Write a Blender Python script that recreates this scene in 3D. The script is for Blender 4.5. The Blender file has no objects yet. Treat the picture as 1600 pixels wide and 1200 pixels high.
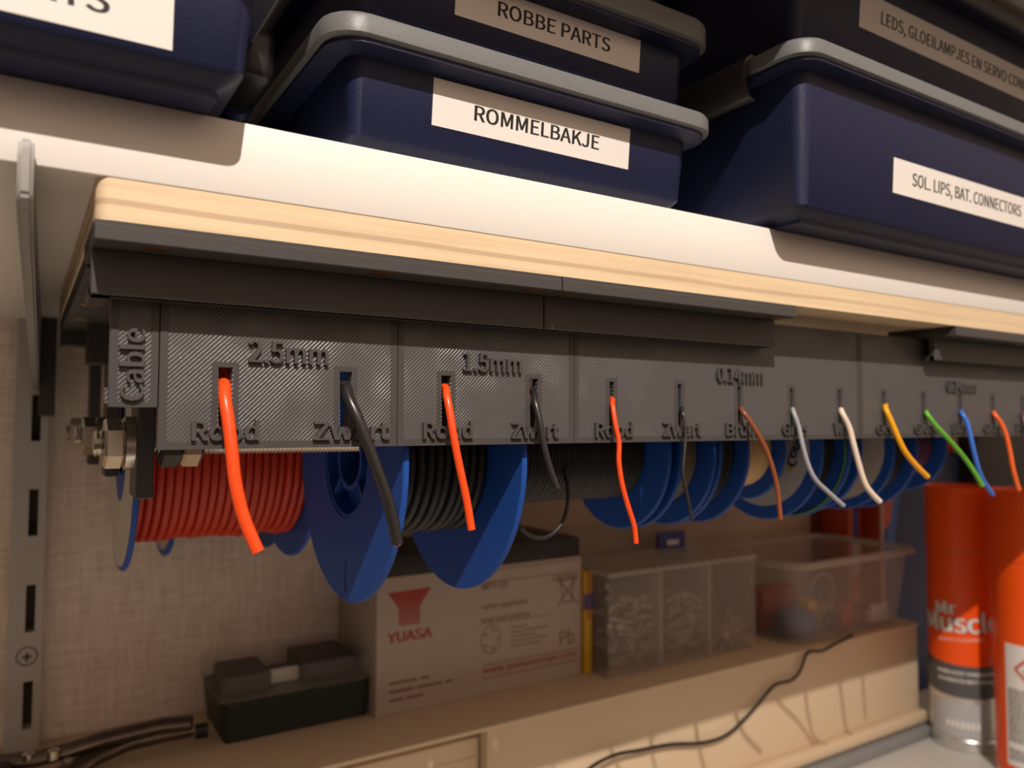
# Workshop shelf with a wire dispenser rack. Units below: millimetres in the helpers, metres in the scene.
import bpy, bmesh, math, random
from mathutils import Vector, Matrix
random.seed(4)
sc = bpy.context.scene
ZO = 320.0                        # the worktop is z = 0; helper coordinates have z = 0 at the underside of the shelf

def W(x, y, z): return Vector((x * .001, y * .001, (z + ZO) * .001))

# ------------------------------------------------------------------ camera, light, exposure
cam_d = bpy.data.cameras.new('camera'); cam = bpy.data.objects.new('camera', cam_d); sc.collection.objects.link(cam)
YAW, PITCH, ROLL = 0.56242, 0.04526, 0.00377
cy, sy, cp, sp = math.cos(YAW), math.sin(YAW), math.cos(PITCH), math.sin(PITCH)
fw = Vector((sy * cp, cy * cp, sp)); rt = Vector((cy, -sy, 0)); up = rt.cross(fw)
rt, up = math.cos(ROLL) * rt + math.sin(ROLL) * up, -math.sin(ROLL) * rt + math.cos(ROLL) * up
cam.matrix_world = Matrix.Translation(W(0, -188.28868, -52.65290)) @ Matrix((rt, up, -fw)).transposed().to_4x4()
cam_d.sensor_fit = 'HORIZONTAL'; cam_d.sensor_width = 36; cam_d.lens = 36 * 1209 / 1600
cam_d.clip_start = .005; cam_d.clip_end = 50
cam_d.dof.use_dof = True; cam_d.dof.focus_distance = .220; cam_d.dof.aperture_fstop = 13
sc.camera = cam

wd = bpy.data.worlds.new('world'); sc.world = wd; wd.use_nodes = True
wb = wd.node_tree.nodes['Background']; 
wn = wd.node_tree.nodes; wl_ = wd.node_tree.links; wtc = wn.new('ShaderNodeTexCoord'); wsx = wn.new('ShaderNodeSeparateXYZ'); wcr = wn.new('ShaderNodeValToRGB')
wmr = wn.new('ShaderNodeMapRange'); wmr.inputs['From Min'].default_value = -1; wl_.new(wtc.outputs['Generated'], wsx.inputs[0]); wl_.new(wsx.outputs['Z'], wmr.inputs['Value']); wl_.new(wmr.outputs['Result'], wcr.inputs['Fac'])
wcr.color_ramp.elements[0].position = .40; wcr.color_ramp.elements[0].color = (.050, .033, .022, 1)      # dim room below, lit ceiling above
wcr.color_ramp.elements[1].position = .88; wcr.color_ramp.elements[1].color = (.74, .52, .385, 1)
wmx = wn.new('ShaderNodeMapRange'); wmx.inputs['From Min'].default_value = -.9; wmx.inputs['From Max'].default_value = .1; wmx.inputs['To Min'].default_value = .3    # darker side of the room
wvm = wn.new('ShaderNodeVectorMath'); wvm.operation = 'SCALE'; wl_.new(wsx.outputs['X'], wmx.inputs['Value']); wl_.new(wcr.outputs['Color'], wvm.inputs[0]); wl_.new(wmx.outputs['Result'], wvm.inputs['Scale'])
wl_.new(wvm.outputs[0], wb.inputs[0]); wb.inputs[1].default_value = 1.85

def lamp(name, loc, power, radius, col):
    l = bpy.data.lights.new(name, 'POINT'); l.energy = power; l.shadow_soft_size = radius; l.color = col
    o = bpy.data.objects.new(name, l); o.location = loc; sc.collection.objects.link(o); return o
lamp('ceiling_lamp', W(-113, -770, 800), 71, .0075, (1, .90, .795))

sc.view_settings.view_transform = 'Standard'; sc.view_settings.look = 'None'
sc.view_settings.exposure = 0; sc.view_settings.gamma = 1; sc.view_settings.use_curve_mapping = False

# ------------------------------------------------------------------ materials
def lin(c): return tuple((v / 12.92 if v <= .04045 else ((v + .055) / 1.055) ** 2.4) for v in [q / 255 for q in c]) + (1,)
MATS = {}
def mat(name, col, rough=.5, metal=0, spec=.5, noise=0, nscale=60, bump=0, bscale=400, trans=0, alpha=1, ior=1.45, bdist=.0004, sheen=0):
    m = bpy.data.materials.new(name); m.use_nodes = True; nt = m.node_tree; b = nt.nodes['Principled BSDF']
    c = col if len(col) == 4 else tuple(col) + (1,)
    b.inputs['Base Color'].default_value = c; b.inputs['Roughness'].default_value = rough
    b.inputs['Metallic'].default_value = metal; b.inputs['Specular IOR Level'].default_value = spec
    b.inputs['Transmission Weight'].default_value = trans; b.inputs['Alpha'].default_value = alpha; b.inputs['IOR'].default_value = ior
    tc = nt.nodes.new('ShaderNodeTexCoord')
    if noise:
        n = nt.nodes.new('ShaderNodeTexNoise'); n.inputs['Scale'].default_value = nscale; n.inputs['Detail'].default_value = 4
        mx = nt.nodes.new('ShaderNodeMix'); mx.data_type = 'RGBA'
        nt.links.new(tc.outputs['Object'], n.inputs['Vector']); nt.links.new(n.outputs['Fac'], mx.inputs[0])
        mx.inputs[6].default_value = tuple(v * (1 - noise) for v in c[:3]) + (1,)
        mx.inputs[7].default_value = tuple(min(1, v * (1 + noise)) for v in c[:3]) + (1,)
        nt.links.new(mx.outputs[2], b.inputs['Base Color'])
    if bump:
        n = nt.nodes.new('ShaderNodeTexNoise'); n.inputs['Scale'].default_value = bscale; n.inputs['Detail'].default_value = 3
        bp = nt.nodes.new('ShaderNodeBump'); bp.inputs['Strength'].default_value = bump; bp.inputs['Distance'].default_value = bdist
        nt.links.new(tc.outputs['Object'], n.inputs['Vector']); nt.links.new(n.outputs['Fac'], bp.inputs['Height'])
        nt.links.new(bp.outputs['Normal'], b.inputs['Normal'])
    MATS[name] = m; return m

def node_mat(name):
    m = bpy.data.materials.new(name); m.use_nodes = True; nt = m.node_tree
    MATS[name] = m; return m, nt, nt.nodes['Principled BSDF'], nt.nodes.new('ShaderNodeTexCoord')

white_board = mat('white_melamine', (.80, .765, .72), .45, bump=.08, bscale=900)
pla = mat('dark_grey_printed_plastic', (.066, .062, .061), .42, bump=.15, bscale=700, spec=.3)
letter_mat = mat('printed_letters', (.068, .063, .062), .45)
blue_box = mat('dark_blue_polypropylene', (.014, .018, .056), .42, spec=.36, bump=.55, bscale=2600, bdist=.0002)
grey_lid = mat('grey_polypropylene', (.150, .153, .155), .42, noise=.3, nscale=2500, bump=.3, bscale=2200, bdist=.0002)
black_box = mat('black_plastic', (.012, .011, .012), .38)
paper = mat('white_label_tape', (.80, .76, .72), .5)
ink = mat('black_print', (.012, .011, .011), .6)
spool_blue = mat('blue_spool_plastic', (.018, .080, .36), .45, spec=.22)
paper_old = mat('beige_paper_label', (.50, .45, .38), .7, noise=.1, nscale=120)
label_grey = mat('grey_paper_label', (.42, .42, .43), .65)
metal = mat('zinc_steel', (.62, .58, .52), .28, metal=1, noise=.1, nscale=200)
brass = mat('dull_brass', (.50, .42, .31), .32, metal=1)
copper = mat('copper', (.55, .24, .12), .35, metal=1)
rail_grey = mat('grey_lacquered_steel', (.44, .42, .40), .4)
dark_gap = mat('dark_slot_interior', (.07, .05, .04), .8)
cream = mat('cream_cabinet_lacquer', (.60, .47, .32), .5, noise=.04, nscale=18)
worktop_mat = mat('pale_grey_laminate', (.50, .49, .46), .45, noise=.08, nscale=600)
seal_grey = mat('grey_sealing_strip', (.22, .22, .22), .6)
tan_board = mat('tan_hardboard', (.46, .35, .27), .6, noise=.06, nscale=14)
batt_case = mat('pale_grey_battery_case', (.42, .35, .30), .5)
batt_red = mat('red_print', (.33, .035, .025), .6)
batt_brown = mat('brown_print', (.16, .075, .055), .6)
green_dark = mat('dark_green_plastic', (.014, .022, .017), .45)
clear = mat('clear_plastic', (.55, .48, .43), .12, alpha=.11, spec=.6)
frosted_edge = mat('frosted_plastic_edge', (.60, .53, .48), .30, alpha=.5, spec=.4)
frosted = mat('frosted_plastic', (.58, .51, .46), .30, alpha=.17, spec=.4)
screws_mat = mat('assorted_screws', (.36, .31, .26), .4, metal=.75, noise=.4, nscale=300)
latch_blue = mat('blue_latch', (.022, .035, .22), .4)
orange_can = mat('orange_can_lacquer', (.85, .085, .004), .33)
silver_can = mat('silver_can', (.68, .67, .65), .3, metal=.85)
grey_band = mat('grey_band_print', (.085, .082, .085), .4)
can_white = mat('white_print', (.72, .70, .68), .5)
red_line = mat('pictogram_red', (.55, .05, .03), .5)
navy = mat('navy_cardboard', (.012, .020, .075), .5)
mid_blue = mat('mid_blue_print', (.02, .075, .30), .5)
orange_red = mat('orange_red_print', (.42, .055, .015), .5)
pinkish = mat('pale_edge', (.55, .36, .28), .5)
yellow_print = mat('yellow_print', (.60, .34, .02), .5)
red_plain = mat('red_plastic', (.33, .04, .02), .45)
plier_steel = mat('dark_burnished_steel', (.15, .12, .10), .35, metal=.9, noise=.3, nscale=90)
rubber = mat('black_rubber', (.012, .010, .010), .5)
plum = mat('dark_plum_plastic', (.028, .018, .035), .5)
brown_red = mat('dark_brown_red', (.16, .035, .015), .6)

def wire_mat(name, col, rough=.32): return mat(name, lin(col), rough, spec=.55)
WC = dict(red=wire_mat('orange_red_wire', (240, 78, 26)), black=wire_mat('black_wire', (38, 36, 36), .3), brown=wire_mat('brown_wire', (136, 74, 42)),
          grey=wire_mat('grey_wire', (158, 158, 164)), white=wire_mat('white_wire', (226, 208, 190)), yellow=wire_mat('yellow_wire', (240, 168, 22)),
          green=wire_mat('green_wire', (104, 182, 52)), blue=wire_mat('blue_wire', (58, 112, 208)), orange=wire_mat('orange_wire', (236, 104, 44)),
          purple=wire_mat('purple_wire', (98, 60, 84)))
wind_red = wire_mat('orange_red_winding', (186, 44, 12), .45); wind_black = wire_mat('black_winding', (30, 29, 29), .5)
wind_khaki = wire_mat('khaki_grey_winding', (112, 104, 86), .5); wind_beige = wire_mat('beige_winding', (214, 178, 128), .5)
wind_purple = wire_mat('purple_winding', (96, 42, 76), .5); wind_green = wire_mat('green_winding', (66, 122, 62), .5)

# printed face: diagonal extrusion lines
m, nt, b, tc = node_mat('printed_plastic_diagonal'); b.inputs['Base Color'].default_value = (.080, .077, .078, 1); b.inputs['Roughness'].default_value = .38
mp = nt.nodes.new('ShaderNodeMapping'); mp.inputs['Rotation'].default_value = (0, math.radians(45), 0)
wv = nt.nodes.new('ShaderNodeTexWave'); wv.bands_direction = 'Z'; wv.inputs['Scale'].default_value = 380; wv.inputs['Distortion'].default_value = .5; wv.inputs['Detail'].default_value = 1; wv.inputs['Detail Scale'].default_value = 2
ns = nt.nodes.new('ShaderNodeTexNoise'); ns.inputs['Scale'].default_value = 55
mr = nt.nodes.new('ShaderNodeMapRange'); mr.inputs['From Min'].default_value = .38; mr.inputs['From Max'].default_value = .62; mr.inputs['To Min'].default_value = .35
ml = nt.nodes.new('ShaderNodeMath'); ml.operation = 'MULTIPLY'
bp = nt.nodes.new('ShaderNodeBump'); bp.inputs['Strength'].default_value = 1; bp.inputs['Distance'].default_value = .00014
def L(a, b): a.id_data.links.new(a, b)
L(tc.outputs['Object'], mp.inputs['Vector']); L(mp.outputs['Vector'], wv.inputs['Vector']); L(tc.outputs['Object'], ns.inputs['Vector'])
L(ns.outputs['Fac'], mr.inputs['Value']); L(wv.outputs['Fac'], ml.inputs[0]); L(mr.outputs['Result'], ml.inputs[1]); L(ml.outputs[0], bp.inputs['Height']); L(bp.outputs['Normal'], b.inputs['Normal'])
pla_diag = m

# plywood edge: pale with a darker middle ply and long grain
m, nt, b, tc = node_mat('pale_plywood'); b.inputs['Roughness'].default_value = .6
mp = nt.nodes.new('ShaderNodeMapping'); mp.inputs['Scale'].default_value = (14, 60, 420)
ns = nt.nodes.new('ShaderNodeTexNoise'); ns.inputs['Scale'].default_value = 1; ns.inputs['Detail'].default_value = 5
cr = nt.nodes.new('ShaderNodeValToRGB'); cr.color_ramp.elements[0].position = .3; cr.color_ramp.elements[0].color = (.66, .50, .32, 1)
cr.color_ramp.elements[1].position = .62; cr.color_ramp.elements[1].color = (.78, .605, .395, 1)
sx = nt.nodes.new('ShaderNodeSeparateXYZ'); wob = nt.nodes.new('ShaderNodeTexNoise'); wob.inputs['Scale'].default_value = 12
ad = nt.nodes.new('ShaderNodeMath'); ad.operation = 'MULTIPLY_ADD'; ad.inputs[1].default_value = .0022
band = nt.nodes.new('ShaderNodeValToRGB')
for p_, c_ in ((0, 0), (.45, 0), (.49, 1), (.60, 1), (.64, 0)):
    e = band.color_ramp.elements.new(p_) if p_ not in (0,) else band.color_ramp.elements[0]
    e.position = p_; e.color = (c_, c_, c_, 1)
band.color_ramp.elements[-1].color = (0, 0, 0, 1)
mr = nt.nodes.new('ShaderNodeMapRange'); mr.inputs['From Min'].default_value = 0; mr.inputs['From Max'].default_value = .0094
fade = nt.nodes.new('ShaderNodeMapRange'); fade.inputs['From Min'].default_value = .05; fade.inputs['From Max'].default_value = .45; fade.inputs['To Min'].default_value = .6; fade.inputs['To Max'].default_value = .12
mm = nt.nodes.new('ShaderNodeMath'); mm.operation = 'MULTIPLY'
mx = nt.nodes.new('ShaderNodeMix'); mx.data_type = 'RGBA'; mx.inputs[7].default_value = (.38, .26, .16, 1)
L(tc.outputs['Object'], mp.inputs['Vector']); L(mp.outputs['Vector'], ns.inputs['Vector']); L(ns.outputs['Fac'], cr.inputs['Fac'])
L(tc.outputs['Object'], sx.inputs['Vector']); L(tc.outputs['Object'], wob.inputs['Vector'])
L(wob.outputs['Fac'], ad.inputs[0]); L(sx.outputs['Z'], ad.inputs[2]); L(ad.outputs[0], mr.inputs['Value']); L(mr.outputs['Result'], band.inputs['Fac'])
L(sx.outputs['X'], fade.inputs['Value']); L(band.outputs['Color'], mm.inputs[0]); L(fade.outputs['Result'], mm.inputs[1])
L(mm.outputs[0], mx.inputs[0]); L(cr.outputs['Color'], mx.inputs[6]); L(mx.outputs[2], b.inputs['Base Color'])
plywood = m

# woven wallpaper
m, nt, b, tc = node_mat('woven_wallpaper'); b.inputs['Roughness'].default_value = .8
w1 = nt.nodes.new('ShaderNodeTexNoise'); w1.inputs['Scale'].default_value = 1; w1.inputs['Detail'].default_value = 3
w2 = nt.nodes.new('ShaderNodeTexNoise'); w2.inputs['Scale'].default_value = 1; w2.inputs['Detail'].default_value = 3
m1 = nt.nodes.new('ShaderNodeMapping'); m1.inputs['Scale'].default_value = (60, 1, 420)
m2 = nt.nodes.new('ShaderNodeMapping'); m2.inputs['Scale'].default_value = (420, 1, 40)
ad = nt.nodes.new('ShaderNodeMath'); ad.operation = 'ADD'
mx = nt.nodes.new('ShaderNodeMix'); mx.data_type = 'RGBA'; mx.inputs[6].default_value = (.64, .545, .47, 1); mx.inputs[7].default_value = (.88, .78, .70, 1)
hf = nt.nodes.new('ShaderNodeMapRange'); hf.inputs['From Min'].default_value = .7; hf.inputs['From Max'].default_value = 1.3
bp = nt.nodes.new('ShaderNodeBump'); bp.inputs['Strength'].default_value = .5; bp.inputs['Distance'].default_value = .0006
L(tc.outputs['Object'], m1.inputs['Vector']); L(tc.outputs['Object'], m2.inputs['Vector']); L(m1.outputs['Vector'], w1.inputs['Vector']); L(m2.outputs['Vector'], w2.inputs['Vector'])
L(w1.outputs['Fac'], ad.inputs[0]); L(w2.outputs['Fac'], ad.inputs[1]); L(ad.outputs[0], hf.inputs['Value']); L(hf.outputs['Result'], mx.inputs[0])
L(mx.outputs[2], b.inputs['Base Color']); L(ad.outputs[0], bp.inputs['Height']); L(bp.outputs['Normal'], b.inputs['Normal'])
wallpaper = m

# ------------------------------------------------------------------ mesh helpers (millimetres)
class MB:
    def __init__(s): s.bm = bmesh.new()
    def box(s, x0, x1, y0, y1, z0, z1, bev=0, seg=2):
        t = bmesh.new(); bmesh.ops.create_cube(t, size=1)
        for v in t.verts: v.co = Vector(((x0 + x1) / 2 + v.co.x * (x1 - x0), (y0 + y1) / 2 + v.co.y * (y1 - y0), (z0 + z1) / 2 + v.co.z * (z1 - z0)))
        if bev: bmesh.ops.bevel(t, geom=list(t.edges), offset=bev, segments=seg, affect='EDGES', profile=.5)
        return s.merge(t)
    def merge(s, t, mtx=None):
        vs = {}
        for v in t.verts: vs[v] = s.bm.verts.new(mtx @ v.co if mtx else v.co)
        for f in t.faces:
            try: s.bm.faces.new([vs[v] for v in f.verts])
            except ValueError: pass
        t.free(); return s
    def prism(s, pts, axis, a, b):
        """closed polygon pts extruded along axis from a to b; pts are the two other coordinates in x, y, z order"""
        def co(p, t): return {'X': (t, p[0], p[1]), 'Y': (p[0], t, p[1]), 'Z': (p[0], p[1], t)}[axis]
        A = [s.bm.verts.new(co(p, a)) for p in pts]; B = [s.bm.verts.new(co(p, b)) for p in pts]
        fs = [s.bm.faces.new(A), s.bm.faces.new(B[::-1])]
        n = len(pts)
        for i in range(n): fs.append(s.bm.faces.new((A[i], B[i], B[(i + 1) % n], A[(i + 1) % n])))
        bmesh.ops.recalc_face_normals(s.bm, faces=fs); return s
    def loft(s, rings, cap0=True, cap1=True):
        vr = [[s.bm.verts.new(p) for p in r] for r in rings]; n = len(rings[0]); fs = []
        for a, b in zip(vr, vr[1:]):
            for i in range(n): fs.append(s.bm.faces.new((a[i], a[(i + 1) % n], b[(i + 1) % n], b[i])))
        if cap0: fs.append(s.bm.faces.new(vr[0][::-1]))
        if cap1: fs.append(s.bm.faces.new(vr[-1]))
        bmesh.ops.recalc_face_normals(s.bm, faces=fs); return s
    def lathe(s, prof, axis, c, n=64, closed=False):
        """prof: (radius, position along axis); c: the two fixed coordinates of the axis"""
        rings = []
        for r, a in prof:
            ring = []
            for k in range(n):
                t = 2 * math.pi * k / n; p, q = r * math.cos(t), r * math.sin(t)
                ring.append((a, c[0] + p, c[1] + q) if axis == 'X' else (c[0] + p, c[1] + q, a) if axis == 'Z' else (c[0] + p, a, c[1] + q))
            rings.append(ring)
        if closed: rings.append(rings[0]); 
        if closed:
            vr = [[s.bm.verts.new(p) for p in r] for r in rings[:-1]]; vr.append(vr[0]); fs = []
            for a, b in zip(vr, vr[1:]):
                for i in range(n): fs.append(s.bm.faces.new((a[i], a[(i + 1) % n], b[(i + 1) % n], b[i])))
            bmesh.ops.recalc_face_normals(s.bm, faces=fs); return s
        return s.loft(rings)
    def torus(s, x, c, R, r, n=56, k=7):
        return s.lathe([(R + r * math.cos(2 * math.pi * i / k), x + r * math.sin(2 * math.pi * i / k)) for i in range(k)], 'X', c, n, closed=True)
    def tube(s, pts, r, n=12, sub=6, taper=None):
        P = [Vector(p) for p in pts]
        if sub > 1:                                            # Catmull-Rom
            E = [2 * P[0] - P[1]] + P + [2 * P[-1] - P[-2]]; Q = []
            for i in range(1, len(E) - 2):
                for j in range(sub):
                    t = j / sub; a, b_, c_, d_ = E[i - 1], E[i], E[i + 1], E[i + 2]
                    Q.append(.5 * ((2 * b_) + (c_ - a) * t + (2 * a - 5 * b_ + 4 * c_ - d_) * t * t + (3 * b_ - a - 3 * c_ + d_) * t ** 3))
            Q.append(P[-1]); P = Q
        T = [(P[min(i + 1, len(P) - 1)] - P[max(i - 1, 0)]).normalized() for i in range(len(P))]
        u = T[0].orthogonal().normalized(); rings = []
        for i, p in enumerate(P):
            u = (u - u.dot(T[i]) * T[i]).normalized(); v = T[i].cross(u)
            rr = r * (taper(i / (len(P) - 1)) if taper else 1)
            rings.append([p + rr * (math.cos(2 * math.pi * k / n) * u + math.sin(2 * math.pi * k / n) * v) for k in range(n)])
        return s.loft(rings)
    def hexnut(s, x0, x1, c, af=13, bore=0):
        R = af / math.sqrt(3); ch = .8
        rings = []
        for x, q in ((x0, .9), (x0 + ch, 1), (x1 - ch, 1), (x1, .9)):
            rings.append([(x, c[0] + R * q * math.cos(math.pi / 3 * k + .5), c[1] + R * q * math.sin(math.pi / 3 * k + .5)) for k in range(6)])
        return s.loft(rings)
    def build(s, name, m, parent=None, base=None, smooth=35, join=False):
        """base: object origin in millimetres (defaults to the parent's base or the bottom centre of the mesh)"""
        bm = s.bm
        if base is None:
            if parent is not None: base = Vector(parent['_b'])
            else:
                xs = [v.co for v in bm.verts]
                base = Vector(((min(v.x for v in xs) + max(v.x for v in xs)) / 2, (min(v.y for v in xs) + max(v.y for v in xs)) / 2, min(v.z for v in xs)))
        base = Vector(base)
        for v in bm.verts: v.co = (v.co - base) * .001
        me = bpy.data.meshes.new(name); bm.to_mesh(me); bm.free()
        for p in me.polygons: p.use_smooth = True
        me.set_sharp_from_angle(angle=math.radians(smooth)); me.materials.append(m)
        o = bpy.data.objects.new(name, me); sc.collection.objects.link(o); o['_b'] = tuple(base)
        if parent is not None: o.parent = parent
        else: o.location = W(*base)
        return o

def tag(o, label, cat, group=None):
    o['label'] = label; o['category'] = cat
    if group: o['group'] = group
    return o
def struct(o): o['kind'] = 'structure'; return o
def thing(name, base, label, cat, group=None):
    o = bpy.data.objects.new(name, None); o.empty_display_size = .01; sc.collection.objects.link(o); o.location = W(*base); o['_b'] = tuple(base)
    return tag(o, label, cat, group)

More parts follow.
